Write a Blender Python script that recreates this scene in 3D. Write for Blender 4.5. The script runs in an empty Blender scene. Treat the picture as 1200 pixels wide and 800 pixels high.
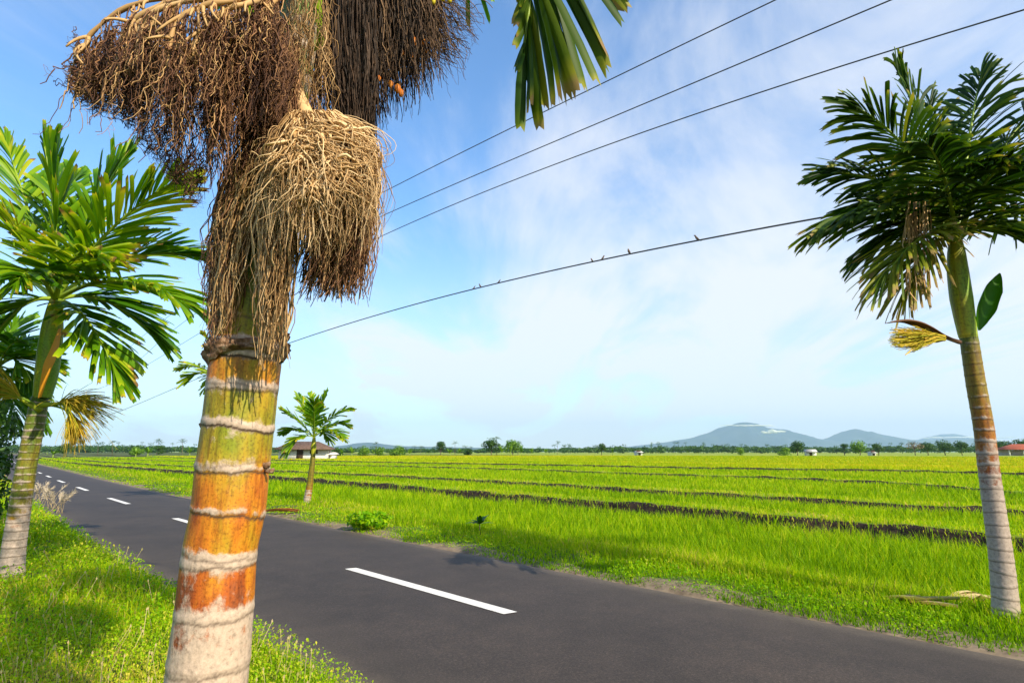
import bpy, bmesh, math, random
import numpy as np
from mathutils import Vector, noise as mnoise
rng = np.random.default_rng(7)
random.seed(7)
SC = bpy.context.scene
COL = SC.collection
R = math.radians

# ------------------------------------------------------------------ camera
CAM_H = 1.6; FPX = 667.0; PITCH = math.atan(129/667)
cd = bpy.data.cameras.new('camera'); cam = bpy.data.objects.new('camera', cd); COL.objects.link(cam)
cam.location = (0, 0, CAM_H); cam.rotation_euler = (R(90)+PITCH, 0, 0)
cd.sensor_width = 36; cd.lens = 20.0; cd.clip_start = 0.05; cd.clip_end = 60000
SC.camera = cam
# ------------------------------------------------------------------ light
SUN_AZ = (0.70, -0.72); SUN_EL = R(34)
SV = Vector((SUN_AZ[0]*math.cos(SUN_EL), SUN_AZ[1]*math.cos(SUN_EL), math.sin(SUN_EL))).normalized()
ld = bpy.data.lights.new('sun', 'SUN'); ld.energy = 5.0; ld.angle = R(0.5); ld.color = (1, .90, .70)
sun = bpy.data.objects.new('sun', ld); COL.objects.link(sun)
sun.rotation_euler = SV.to_track_quat('Z', 'Y').to_euler(); sun.location = (30, -30, 40)
W = bpy.data.worlds.new('World'); SC.world = W; W.use_nodes = True
nt = W.node_tree; nt.nodes.clear()
def wn(t, **k):
    n = nt.nodes.new(t)
    for a, b in k.items(): setattr(n, a, b)
    return n
sky = wn('ShaderNodeTexSky', sky_type='NISHITA', sun_disc=False)
sky.sun_elevation = SUN_EL; sky.sun_rotation = math.atan2(SV.x, SV.y)
sky.air_density = 1.25; sky.dust_density = .35; sky.ozone_density = 2.0
bg = wn('ShaderNodeBackground'); bg.inputs[1].default_value = 0.15
skm = wn('ShaderNodeMixRGB', blend_type='MULTIPLY'); skm.inputs[0].default_value = 1; skm.inputs[2].default_value = (.62, .88, 1.12, 1)
nt.links.new(sky.outputs[0], skm.inputs[1]); nt.links.new(skm.outputs[0], bg.inputs[0])
tc = wn('ShaderNodeTexCoord'); sep = wn('ShaderNodeSeparateXYZ'); nt.links.new(tc.outputs['Generated'], sep.inputs[0])
def wm(op, a, b=None, c=None):
    n = wn('ShaderNodeMath', operation=op)
    for i, v in enumerate((a, b, c)):
        if v is None: continue
        if isinstance(v, (int, float)): n.inputs[i].default_value = v
        else: nt.links.new(v, n.inputs[i])
    return n.outputs[0]
zz = wm('ADD', wm('MAXIMUM', sep.outputs[2], 0.0), 0.16)
cx = wm('DIVIDE', sep.outputs[0], zz); cy = wm('DIVIDE', sep.outputs[1], zz)
comb = wn('ShaderNodeCombineXYZ'); nt.links.new(cx, comb.inputs[0]); nt.links.new(cy, comb.inputs[1])
mp = wn('ShaderNodeMapping'); mp.inputs['Rotation'].default_value = (0, 0, R(-62)); mp.inputs['Scale'].default_value = (1.0, .42, 1)
mp.inputs['Location'].default_value = (.3, 1.7, 0)
nt.links.new(comb.outputs[0], mp.inputs[0])
n1 = wn('ShaderNodeTexNoise'); n1.inputs['Scale'].default_value = 1.1; n1.inputs['Detail'].default_value = 9; n1.inputs['Roughness'].default_value = .62; n1.inputs['Distortion'].default_value = .9
nt.links.new(mp.outputs[0], n1.inputs['Vector'])
n2 = wn('ShaderNodeTexNoise'); n2.inputs['Scale'].default_value = .55; n2.inputs['Detail'].default_value = 4
nt.links.new(comb.outputs[0], n2.inputs['Vector'])
cl = wm('ADD', wm('MULTIPLY', n1.outputs[0], .65), wm('MULTIPLY', n2.outputs[0], .55))
# thinner to the left (-X), denser to the right
cl = wm('ADD', cl, wm('MULTIPLY', sep.outputs[0], .16))
mr = wn('ShaderNodeMapRange', interpolation_type='SMOOTHSTEP'); nt.links.new(cl, mr.inputs[0])
mr.inputs[1].default_value = .50; mr.inputs[2].default_value = .73; mr.inputs[3].default_value = 0.0; mr.inputs[4].default_value = .80
# thin veil of cirrus and mist low in the sky
hz = wn('ShaderNodeMapRange', interpolation_type='SMOOTHSTEP'); nt.links.new(sep.outputs[2], hz.inputs[0])
hz.inputs[1].default_value = .0; hz.inputs[2].default_value = .42; hz.inputs[3].default_value = .55; hz.inputs[4].default_value = 0
fac = wm('MINIMUM', wm('ADD', mr.outputs[0], hz.outputs[0]), .9)
bg2 = wn('ShaderNodeBackground'); bg2.inputs[0].default_value = (.93, .95, 1.0, 1); bg2.inputs[1].default_value = .68
mx = wn('ShaderNodeMixShader'); nt.links.new(fac, mx.inputs[0]); nt.links.new(bg.outputs[0], mx.inputs[1]); nt.links.new(bg2.outputs[0], mx.inputs[2])
ow = wn('ShaderNodeOutputWorld'); nt.links.new(mx.outputs[0], ow.inputs[0])
SC.view_settings.view_transform = 'Standard'; SC.view_settings.look = 'None'; SC.view_settings.gamma = 1
SC.view_settings.exposure = 0.65
SC.render.engine = 'CYCLES'
SC.cycles.max_bounces = 6; SC.cycles.diffuse_bounces = 3; SC.cycles.transmission_bounces = 4; SC.cycles.transparent_max_bounces = 6
SC.cycles.volume_bounces = 1; SC.cycles.caustics_reflective = False; SC.cycles.caustics_refractive = False

# ------------------------------------------------------------------ helpers
def px(x, y, Y):
    """world point seen at photo pixel (1200x800) at forward distance Y"""
    dx = (x-600)/FPX; dy = -(y-400)/FPX
    yy = math.cos(PITCH)-dy*math.sin(PITCH); z = math.sin(PITCH)+dy*math.cos(PITCH)
    k = Y/yy
    return Vector((dx*k, Y, CAM_H+z*k))
def pxg(x, y, z=0.0):
    dx = (x-600)/FPX; dy = -(y-400)/FPX
    yy = math.cos(PITCH)-dy*math.sin(PITCH); zz_ = math.sin(PITCH)+dy*math.cos(PITCH)
    k = (z-CAM_H)/zz_
    return Vector((dx*k, yy*k, z))
def psize(n, p):   # metres covered by n photo pixels at world point p
    d = p[1]*math.cos(PITCH)+(p[2]-CAM_H)*math.sin(PITCH)
    return n*d/FPX*d/math.hypot(d, p[0])   # off-axis things are drawn wider, so their real size is smaller
def tag(o, label=None, cat=None, group=None, kind=None):
    if label: o['label'] = label
    if cat: o['category'] = cat
    if group: o['group'] = group
    if kind: o['kind'] = kind
    return o
def empty(name, loc=(0, 0, 0)):
    o = bpy.data.objects.new(name, None); COL.objects.link(o); o.location = loc; o.empty_display_size = .2
    return o
def mk(name, V, F, mats, parent=None, attrs=None, smooth=False, midx=None):
    """numpy mesh; F = (n,k) int array or list of such"""
    V = np.asarray(V, dtype=np.float32).reshape(-1, 3)
    Fs = F if isinstance(F, list) else [F]
    Fs = [np.asarray(f, dtype=np.int32) for f in Fs if len(f)]
    me = bpy.data.meshes.new(name)
    me.vertices.add(len(V)); me.vertices.foreach_set('co', V.ravel())
    idx = np.concatenate([f.ravel() for f in Fs])
    tot = np.concatenate([np.full(len(f), f.shape[1], dtype=np.int32) for f in Fs])
    st = np.concatenate([[0], np.cumsum(tot)[:-1]]).astype(np.int32)
    me.loops.add(len(idx)); me.loops.foreach_set('vertex_index', idx)
    me.polygons.add(len(tot)); me.polygons.foreach_set('loop_start', st)
    if midx is not None: me.polygons.foreach_set('material_index', np.asarray(midx, dtype=np.int32))
    if smooth: me.polygons.foreach_set('use_smooth', np.ones(len(tot), dtype=bool))
    for k, a in (attrs or {}).items():
        at = me.attributes.new(k, 'FLOAT', 'POINT'); at.data.foreach_set('value', np.asarray(a, dtype=np.float32).ravel())
    me.update(calc_edges=True)
    for m in (mats if isinstance(mats, (list, tuple)) else [mats]): me.materials.append(m)
    o = bpy.data.objects.new(name, me); COL.objects.link(o)
    if parent is not None:
        o.parent = parent; o.matrix_parent_inverse = parent.matrix_basis.inverted()
        pl = parent
        # meshes are written in world space
        loc = Vector(pl.location)
        while pl.parent: pl = pl.parent; loc += Vector(pl.location)
        o.matrix_parent_inverse.identity(); o.location = -loc
    return o
class Acc:
    def __init__(s): s.v = []; s.q = []; s.t = []; s.n = 0; s.a = []
    def add(s, V, Q=None, T=None, a=None):
        V = np.asarray(V, dtype=float).reshape(-1, 3)
        if Q is not None and len(Q): s.q.append(np.asarray(Q)+s.n)
        if T is not None and len(T): s.t.append(np.asarray(T)+s.n)
        s.v.append(V); s.n += len(V)
        s.a.append(np.full(len(V), .5) if a is None else np.broadcast_to(np.asarray(a, dtype=float), (len(V),)))
    def build(s, name, mat, parent=None, smooth=False):
        F = []
        if s.q: F.append(np.concatenate(s.q))
        if s.t: F.append(np.concatenate(s.t))
        return mk(name, np.concatenate(s.v), F, mat, parent, {'rnd': np.concatenate(s.a)}, smooth)
def box(acc, c, sz, rz=0, a=None):
    x, y, z = [q/2 for q in sz]
    P = np.array([(i*x, j*y, k*z) for i in (-1, 1) for j in (-1, 1) for k in (-1, 1)])
    ca, sa = math.cos(rz), math.sin(rz)
    P = np.stack([P[:, 0]*ca-P[:, 1]*sa, P[:, 0]*sa+P[:, 1]*ca, P[:, 2]], 1)+np.array(c)
    acc.add(P, [(0, 1, 3, 2), (4, 6, 7, 5), (0, 4, 5, 1), (2, 3, 7, 6), (0, 2, 6, 4), (1, 5, 7, 3)], a=a)
def tube(acc, pts, rad, n=6, a=None, cap=True):
    P = np.array([tuple(p) for p in pts]); K = len(P); rad = np.broadcast_to(np.asarray(rad, dtype=float), (K,))
    T = np.gradient(P, axis=0); T /= np.linalg.norm(T, axis=1)[:, None]+1e-9
    ref = np.array([0.13, -.97, .2]) if abs(T[:, 2]).mean() > .6 else np.array([0.1, .12, 1.])
    A = np.cross(T, ref); A /= np.linalg.norm(A, axis=1)[:, None]+1e-9
    B = np.cross(T, A)
    th = np.linspace(0, 2*math.pi, n, endpoint=False)
    V = P[:, None]+rad[:, None, None]*(np.cos(th)[None, :, None]*A[:, None]+np.sin(th)[None, :, None]*B[:, None])
    i = np.arange(K-1)[:, None]*n; j = np.arange(n)[None]; j2 = (j+1) % n
    Q = np.stack([i+j, i+j2, i+n+j2, i+n+j], -1).reshape(-1, 4)
    V = V.reshape(-1, 3); T3 = None
    if cap:
        V = np.concatenate([V, P[:1], P[-1:]])
        b = K*n; jj = np.arange(n); jn = (jj+1) % n
        T3 = np.concatenate([np.stack([jn, jj, np.full(n, b)], 1), np.stack([(K-1)*n+jj, (K-1)*n+jn, np.full(n, b+1)], 1)])
    acc.add(V, Q, T3, a=a)
def bez(P0, P1, P2, n):
    u = np.linspace(0, 1, n)[:, None]
    P0, P1, P2 = [np.array(tuple(p)) for p in (P0, P1, P2)]
    return (1-u)**2*P0+2*u*(1-u)*P1+u*u*P2
def spline(pts, n):
    """Catmull-Rom through points (any dimension)"""
    P = np.array([tuple(p) for p in pts], dtype=float)
    P = np.concatenate([[2*P[0]-P[1]], P, [2*P[-1]-P[-2]]])
    m = len(P)-3; out = []
    for u in np.linspace(0, m-1e-6, n):
        i = int(u); f = u-i; a, b, c, d = P[i:i+4]
        out.append(.5*((2*b)+(-a+c)*f+(2*a-5*b+4*c-d)*f*f+(-a+3*b-3*c+d)*f**3))
    return np.array(out)
def unit(v): return v/(np.linalg.norm(v, axis=-1, keepdims=True)+1e-9)

# ------------------------------------------------------------------ materials
def base_mat(name):
    m = bpy.data.materials.new(name); m.use_nodes = True
    n = m.node_tree; b = n.nodes['Principled BSDF']
    return m, n, b
def NN(n, t, **k):
    q = n.nodes.new(t)
    for a, b in k.items(): setattr(q, a, b)
    return q
def ramp(n, src, stops):
    r = NN(n, 'ShaderNodeValToRGB'); e = r.color_ramp.elements
    while len(e) < len(stops): e.new(.5)
    for i, (p, c) in enumerate(stops): e[i].position = p; e[i].color = (*c, 1)
    n.links.new(src, r.inputs[0]); return r.outputs[0]
def mth(n, op, a, b=None):
    q = NN(n, 'ShaderNodeMath', operation=op)
    for i, v in enumerate((a, b)):
        if v is None: continue
        if isinstance(v, (int, float)): q.inputs[i].default_value = v
        else: n.links.new(v, q.inputs[i])
    return q.outputs[0]
def attr(n, name): return NN(n, 'ShaderNodeAttribute', attribute_name=name).outputs['Fac']
def noise(n, scale, detail=4, rough=.55, vec=None, stretch=None):
    q = NN(n, 'ShaderNodeTexNoise'); q.inputs['Scale'].default_value = scale; q.inputs['Detail'].default_value = detail; q.inputs['Roughness'].default_value = rough
    t = NN(n, 'ShaderNodeTexCoord').outputs['Object']
    if stretch:
        mp_ = NN(n, 'ShaderNodeMapping'); mp_.inputs['Scale'].default_value = stretch; n.links.new(t, mp_.inputs[0]); t = mp_.outputs[0]
    n.links.new(t, q.inputs['Vector']); return q.outputs[0]
def bump(n, b, h, strength=.4, dist=.01):
    q = NN(n, 'ShaderNodeBump'); q.inputs['Strength'].default_value = strength; q.inputs['Distance'].default_value = dist
    n.links.new(h, q.inputs['Height']); n.links.new(q.outputs[0], b.inputs['Normal'])
def leafmat(name, stops, trans=.35, rough=.5, nscale=None, namp=.3, spec=.3, tgain=1.3):
    m, n, b = base_mat(name)
    src = attr(n, 'rnd')
    if nscale:
        src = mth(n, 'ADD', src, mth(n, 'MULTIPLY', mth(n, 'SUBTRACT', noise(n, nscale, 3), .5), namp*2))
    c = ramp(n, src, stops)
    n.links.new(c, b.inputs['Base Color']); b.inputs['Roughness'].default_value = rough
    b.inputs['Specular IOR Level'].default_value = spec
    tr = NN(n, 'ShaderNodeBsdfTranslucent')
    g = NN(n, 'ShaderNodeMixRGB', blend_type='MULTIPLY'); g.inputs[0].default_value = 1; g.inputs[2].default_value = (tgain, tgain, .5*tgain, 1)
    n.links.new(c, g.inputs[1]); n.links.new(g.outputs[0], tr.inputs[0])
    ms = NN(n, 'ShaderNodeMixShader'); ms.inputs[0].default_value = trans
    n.links.new(b.outputs[0], ms.inputs[1]); n.links.new(tr.outputs[0], ms.inputs[2])
    n.links.new(ms.outputs[0], n.nodes['Material Output'].inputs[0])
    return m
def noisemat(name, stops, scale, detail=6, rough=.9, bstr=.3, bdist=.02, spec=.2, stretch=None, useattr=0.0):
    m, n, b = base_mat(name)
    s = noise(n, scale, detail, .6, stretch=stretch)
    if useattr: s2 = mth(n, 'ADD', mth(n, 'MULTIPLY', attr(n, 'rnd'), useattr), mth(n, 'MULTIPLY', s, 1-useattr))
    else: s2 = s
    n.links.new(ramp(n, s2, stops), b.inputs['Base Color']); b.inputs['Roughness'].default_value = rough; b.inputs['Specular IOR Level'].default_value = spec
    if bstr: bump(n, b, s, bstr, bdist)
    return m
G = lambda *a: a
M = {}
M['soil'] = noisemat('verge_soil', [(.3, (.03, .05, .008)), (.5, (.07, .10, .012)), (.7, (.13, .11, .04))], 3.0, 8, bstr=.6)
M['edge'] = noisemat('edge_dirt', [(.3, (.10, .07, .045)), (.6, (.24, .18, .12)), (.75, (.10, .14, .03))], 5.0, 8, bstr=.6)
M['mud'] = noisemat('paddy_mud', [(.3, (.03, .035, .012)), (.5, (.07, .10, .012)), (.7, (.08, .06, .03))], 2.0, 8)
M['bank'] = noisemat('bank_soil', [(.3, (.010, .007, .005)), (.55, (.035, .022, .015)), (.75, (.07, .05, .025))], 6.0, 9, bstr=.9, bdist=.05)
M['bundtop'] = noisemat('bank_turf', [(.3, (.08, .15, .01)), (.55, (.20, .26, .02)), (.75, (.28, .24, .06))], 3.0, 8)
M['farfield'] = noisemat('far_fields', [(.3, (.10, .22, .015)), (.5, (.22, .30, .02)), (.68, (.36, .28, .05))], .06, 8, bstr=0)
def asphalt():
    m, n, b = base_mat('asphalt')
    f = noise(n, 260, 3, .7); l = noise(n, .7, 6, .6)
    f2 = noise(n, 55, 4, .8); f = mth(n, 'ADD', mth(n, 'MULTIPLY', f, .5), mth(n, 'MULTIPLY', f2, .5))
    c1 = ramp(n, f, [(.34, (.018, .014, .012)), (.50, (.036, .027, .022)), (.62, (.09, .068, .055)), (.72, (.26, .21, .17))])
    mm = NN(n, 'ShaderNodeMixRGB', blend_type='MULTIPLY'); mm.inputs[0].default_value = 1
    l = mth(n, 'ADD', mth(n, 'MULTIPLY', l, .6), mth(n, 'MULTIPLY', noise(n, 3.1, 8, .7), .4))
    c2 = ramp(n, l, [(.34, (.66, .65, .65)), (.5, (.98, .97, .96)), (.66, (1.35, 1.3, 1.25))]); n.links.new(c1, mm.inputs[1]); n.links.new(c2, mm.inputs[2])
    # light tyre polish along the lanes and dusty edge
    e = attr(n, 'edge'); mm2 = NN(n, 'ShaderNodeMixRGB'); n.links.new(mth(n, 'MULTIPLY', e, noise(n, 4, 6, .7)), mm2.inputs[0])
    n.links.new(mm.outputs[0], mm2.inputs[1]); mm2.inputs[2].default_value = (.22, .17, .12, 1)
    n.links.new(mm2.outputs[0], b.inputs['Base Color']); b.inputs['Roughness'].default_value = .78; b.inputs['Specular IOR Level'].default_value = .35
    bump(n, b, f, .5, .006)
    return m
M['asphalt'] = asphalt()
def paint():
    m, n, b = base_mat('road_paint')
    f = noise(n, 120, 4, .7)
    f = mth(n, 'ADD', mth(n, 'MULTIPLY', f, .55), mth(n, 'MULTIPLY', noise(n, 18, 7, .75), .45))
    n.links.new(ramp(n, f, [(.37, (.07, .055, .05)), (.41, (.50, .47, .43)), (.50, (.72, .69, .64)), (.7, (.80, .77, .73))]), b.inputs['Base Color']); b.inputs['Roughness'].default_value = .7
    bump(n, b, f, .3, .003); return m
M['paint'] = paint()
M['rice'] = leafmat('rice_blades', [(0, (.08, .18, .001)), (.45, (.23, .41, .002)), (.8, (.44, .54, .004)), (1, (.52, .50, .03))], .42, spec=.08)
M['ripe'] = leafmat('ripe_rice', [(0, (.20, .36, .004)), (.4, (.44, .50, .006)), (.75, (.64, .50, .02)), (1, (.62, .38, .08))], .42, spec=.08)
M['grass'] = leafmat('grass_blades', [(0, (.05, .13, .001)), (.45, (.20, .37, .002)), (.75, (.40, .48, .006)), (.93, (.58, .50, .06)), (1, (.58, .38, .14))], .50, spec=.08, tgain=1.5)
M['weed'] = leafmat('weed_leaves', [(0, (.04, .14, .001)), (.5, (.17, .38, .002)), (.85, (.38, .52, .005)), (1, (.60, .52, .06))], .48, rough=.5, spec=.12, tgain=1.5)
M['straw'] = leafmat('dry_straw', [(0, (.30, .30, .05)), (.5, (.52, .40, .20)), (1, (.62, .46, .24))], .25, rough=.7)
M['plume'] = leafmat('seed_plumes', [(0, (.45, .36, .28)), (1, (.85, .76, .66))], .4, rough=.8)
M['palmleaf'] = leafmat('palm_leaflets', [(0, (.010, .055, .002)), (.35, (.035, .13, .002)), (.6, (.12, .27, .003)), (.82, (.32, .42, .006)), (.93, (.52, .42, .03)), (1, (.22, .12, .04))], .40, rough=.42, spec=.25)
M['palmdark'] = leafmat('palm_leaflets_dark', [(0, (.006, .022, .003)), (.4, (.018, .055, .003)), (.7, (.07, .12, .004)), (.9, (.26, .26, .02)), (1, (.30, .20, .08))], .30, rough=.5, spec=.15)
M['stalk'] = leafmat('leaf_stalk', [(0, (.10, .20, .015)), (1, (.30, .38, .03))], .0, rough=.4)
M['shaft'] = None
M['spadix'] = leafmat('flower_strands', [(0, (.22, .30, .01)), (.5, (.60, .48, .02)), (1, (.75, .50, .06))], .2, rough=.6)
M['spathe'] = leafmat('spathe', [(0, (.10, .05, .03)), (1, (.20, .09, .04))], .05, rough=.5)
M['fibre'] = leafmat('tan_fibre', [(0, (.18, .09, .03)), (.5, (.50, .30, .12)), (1, (.80, .56, .30))], .08, rough=.65)
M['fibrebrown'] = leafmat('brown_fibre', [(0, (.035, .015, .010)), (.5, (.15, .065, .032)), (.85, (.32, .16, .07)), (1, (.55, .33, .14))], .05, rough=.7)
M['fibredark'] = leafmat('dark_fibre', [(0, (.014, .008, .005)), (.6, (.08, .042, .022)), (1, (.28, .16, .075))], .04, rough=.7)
M['nut'] = noisemat('orange_nut', [(.3, (.45, .10, .01)), (.7, (.70, .25, .02))], 20, rough=.5, bstr=0)
M['bark'] = noisemat('bark', [(.3, (.06, .045, .03)), (.7, (.20, .15, .11))], 6, stretch=(1, 1, .2))
M['tree'] = leafmat('tree_leaves', [(0, (.015, .05, .006)), (.5, (.035, .10, .010)), (1, (.08, .17, .015))], .3)
M['treelight'] = leafmat('light_tree_leaves', [(0, (.05, .13, .008)), (.5, (.11, .24, .012)), (1, (.22, .36, .02))], .35)
M['treetan'] = leafmat('tan_tree_leaves', [(0, (.10, .07, .04)), (1, (.28, .19, .10))], .25)
M['wire'] = noisemat('cable_rubber', [(.3, (.03, .03, .03)), (.7, (.06, .06, .055))], 30, bstr=0, rough=.5)
M['birdm'] = noisemat('bird_feathers', [(.3, (.05, .035, .025)), (.7, (.16, .11, .08))], 30, bstr=0)
M['wall'] = noisemat('plaster_wall', [(.3, (.62, .58, .52)), (.7, (.78, .75, .70))], 2, bstr=0)
M['roofb'] = noisemat('brown_tiles', [(.3, (.07, .045, .035)), (.7, (.16, .10, .075))], 3, bstr=.3)
M['roofr'] = noisemat('red_tiles', [(.3, (.30, .07, .04)), (.7, (.45, .13, .07))], 3, bstr=.3)
M['roofw'] = noisemat('metal_roof', [(.3, (.36, .36, .36)), (.7, (.50, .50, .48))], 3, bstr=0)
M['door'] = noisemat('dark_wood', [(.3, (.04, .028, .02)), (.7, (.10, .06, .04))], 8, bstr=0)
M['mount'] = noisemat('mountain_forest', [(.3, (.012, .030, .042)), (.5, (.022, .045, .055)), (.7, (.06, .075, .075))], .004, 8, bstr=0)
M['cloud'] = leafmat('cloud_mist', [(0, (.85, .85, .86)), (1, (.9, .9, .9))], .5, rough=1, spec=0, tgain=1.0)

M['husk'] = noisemat('torn_husk', [(.3, (.05, .025, .015)), (.5, (.20, .11, .06)), (.68, (.42, .31, .22))], 40, 8, bstr=.9, bdist=.01)
def trunkmat(name, gain=1.0, lich=(.60, .53, .46), nscale=14, zst=.55):
    m, n, b = base_mat(name)
    hue = attr(n, 'hue'); li = attr(n, 'lich'); rg = attr(n, 'ring')
    nz = noise(n, nscale*.8, 6, .6, stretch=(1, 1, .35)); nf = noise(n, nscale*3.2, 8, .65, stretch=(1, 1, zst)); nl = noise(n, nscale*.45, 5, .6)
    h = mth(n, 'ADD', hue, mth(n, 'MULTIPLY', mth(n, 'SUBTRACT', nz, .5), 1.0))
    c = ramp(n, h, [(p_, tuple(v*gain for v in c_)) for p_, c_ in ((0, (.09, .20, .008)), (.28, (.20, .22, .008)), (.48, (.36, .24, .010)), (.66, (.50, .18, .008)), (.82, (.38, .085, .008)), (1, (.12, .04, .018)))])
    # fine speckle
    sp = NN(n, 'ShaderNodeMixRGB', blend_type='MULTIPLY'); sp.inputs[0].default_value = .8
    n.links.new(c, sp.inputs[1]); n.links.new(ramp(n, noise(n, nscale*9, 4, .7), [(.35, (.45, .38, .32)), (.5, (1, 1, 1))]), sp.inputs[2])
    ng = noise(n, nscale*1.3, 7, .65)
    st2 = NN(n, 'ShaderNodeMixRGB', blend_type='MULTIPLY'); st2.inputs[0].default_value = .75
    n.links.new(sp.outputs[0], st2.inputs[1]); n.links.new(ramp(n, noise(n, nscale*4, 5, .7, stretch=(1, 1, .09)), [(.36, (.55, .42, .30)), (.5, (1, .97, .92)), (.68, (1.25, 1.2, 1.1))]), st2.inputs[2])
    s = mth(n, 'ADD', mth(n, 'ADD', mth(n, 'MULTIPLY', nf, .45), mth(n, 'MULTIPLY', nl, .35)), mth(n, 'ADD', li, mth(n, 'MULTIPLY', mth(n, 'SUBTRACT', ng, .25), .8)))
    f = NN(n, 'ShaderNodeMapRange'); n.links.new(s, f.inputs[0]); f.inputs[1].default_value = .93; f.inputs[2].default_value = 1.09
    lc = ramp(n, noise(n, nscale*5, 7, .7), [(.3, tuple(v*.50 for v in lich)), (.46, tuple(v*.9 for v in lich)), (.7, tuple(min(1, v*1.22) for v in lich))])
    mx_ = NN(n, 'ShaderNodeMixRGB'); n.links.new(f.outputs[0], mx_.inputs[0]); n.links.new(st2.outputs[0], mx_.inputs[1]); n.links.new(lc, mx_.inputs[2])
    # dark crack line under each leaf scar
    dk = NN(n, 'ShaderNodeMixRGB'); n.links.new(mth(n, 'MINIMUM', rg, 1), dk.inputs[0]); n.links.new(mx_.outputs[0], dk.inputs[1]); dk.inputs[2].default_value = (.07, .04, .025, 1)
    n.links.new(dk.outputs[0], b.inputs['Base Color']); b.inputs['Roughness'].default_value = .55; b.inputs['Specular IOR Level'].default_value = .35
    bump(n, b, mth(n, 'ADD', nf, mth(n, 'MULTIPLY', f.outputs[0], .5)), .5, .006)
    return m
M['trunkmain'] = trunkmat('ringed_bark', nscale=14, lich=(.47, .35, .26))
M['trunkside'] = trunkmat('ringed_bark_grey', gain=.6, nscale=7, lich=(.36, .28, .225))
M['shaft'] = trunkmat('smooth_green_sheath', gain=1.5, nscale=5, lich=(.36, .30, .22))
M['hillhaze'] = None

# ------------------------------------------------------------------ ground layout in road coordinates
K = .70710678
def st2xy(s, t): return (s-t)*K, (s+t)*K
def xy2st(x, y): return (x+y)*K, (y-x)*K
def croad(t): return np.interp(t, [-50, 10, 16, 24, 40, 62, 95, 150, 400, 1500], [4.25, 4.25, 4.32, 4.5, 5.1, 6.2, 7.7, 11, 30, 150])
def vw(t): return np.interp(t, [-5, 1, 10, 17, 40], [3.3, 3.4, 3.9, 4.9, 4.8])
BT = [
 ([-40, -10, -3, 1.0, 3.1, 5, 8.2, 12.3, 16.3, 21.1, 28, 35, 46, 79], [11.5, 12.2, 12.6, 12.96, 13.4, 13.55, 13.9, 13.88, 13.83, 14.3, 14.44, 14.3, 13.6, 13.3]),
 ([-40, -10, 1.3, 4, 6.5, 10.3, 16.4, 25, 35, 41, 58, 100], [16, 16.8, 17.5, 17.6, 17.8, 17.8, 18.3, 18.4, 18.0, 17.4, 17.0, 16.5]),
 ([-40, -5, 1.7, 6.4, 12, 19.9, 27.6, 39.9, 54, 69, 86, 132], [18.6, 21.5, 24.7, 28.9, 30.2, 29.8, 30.8, 30.2, 28.2, 28.5, 25.5, 21.5]),
 ([-40, 2.9, 9, 16, 23, 35, 50, 73, 120], [44, 43.6, 45.5, 43.4, 41.8, 42, 38.8, 37.3, 35]),
]
BZ = [.2, .3, .35, .42]
def wob(t, f, a, ph): return a*(np.sin(t*f+ph)+.6*np.sin(t*f*2.3+ph*2.1)+.35*np.sin(t*f*5.7+ph*3.3))
def bund(k, t):
    s = np.interp(t, *BT[k]); s = s+wob(t, .9, .10, k*1.7)
    return s+np.maximum(0, croad(t)-croad(100.)) * 1.0
BGAP = [0, 1, 2, 3]
def profile(t):
    """knots (s,z) arrays of shape (nt, nk) and material per strip"""
    t = np.asarray(t, dtype=float); c = croad(t); v = vw(t); o = np.ones_like(t)
    e1 = wob(t, 1.3, .03, .3); e2 = wob(t, 1.1, .03, 2.)
    S = [bund(k, t) for k in range(4)]
    kn = [(-14000*o, -2, 'farfield'), (-300*o, -.3, 'farfield'), (-60*o, -.1, 'soil'), (-8*o, .02, 'soil'), (-2*o, .06, 'soil'), (c-2.6, .05, 'soil'), (c-2.12+e1, .02, 'edge'), (c-1.9+e1, -.03, 'edge'),
          (c+1.9+e2, -.03, 'edge'), (c+2.06+e2, .012, 'edge'), (c+2.4, .03, 'soil'), (c+v, .02, 'soil'), (c+v+.5, -.22, 'mud'), (c+v+.9, -.24, 'mud')]
    low = [-.24, .06, .14, .17]; nxt = [.06, .14, .17, .24]
    for k in range(4):
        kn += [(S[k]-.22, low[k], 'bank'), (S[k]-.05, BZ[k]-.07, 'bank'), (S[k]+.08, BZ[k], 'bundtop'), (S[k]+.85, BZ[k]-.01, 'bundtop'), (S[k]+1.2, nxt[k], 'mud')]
    kn += [(S[3]+60, .22, 'mud'), (S[3]+150, .15, 'farfield'), (S[3]+500, -.3, 'farfield'), (S[3]+3000, -2, 'farfield'), (16000*o, -2, 'farfield')]
    return np.stack([k_[0] for k_ in kn], 1), np.array([k_[1] for k_ in kn]), [k_[2] for k_ in kn]
def ground_z(s, t):
    s = np.atleast_1d(s).astype(float); t = np.atleast_1d(t).astype(float)
    KS, KZ, _ = profile(t); z = np.full(len(s), KZ[0])
    for i in range(KS.shape[1]-1):
        a, b = KS[:, i], KS[:, i+1]; m = (s >= a) & (s < b)
        z[m] = KZ[i]+(KZ[i+1]-KZ[i])*(s[m]-a[m])/(b[m]-a[m])
    return z
def gzxy(x, y):
    s, t = xy2st(x, y); return float(ground_z(s, t)[0])

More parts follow.
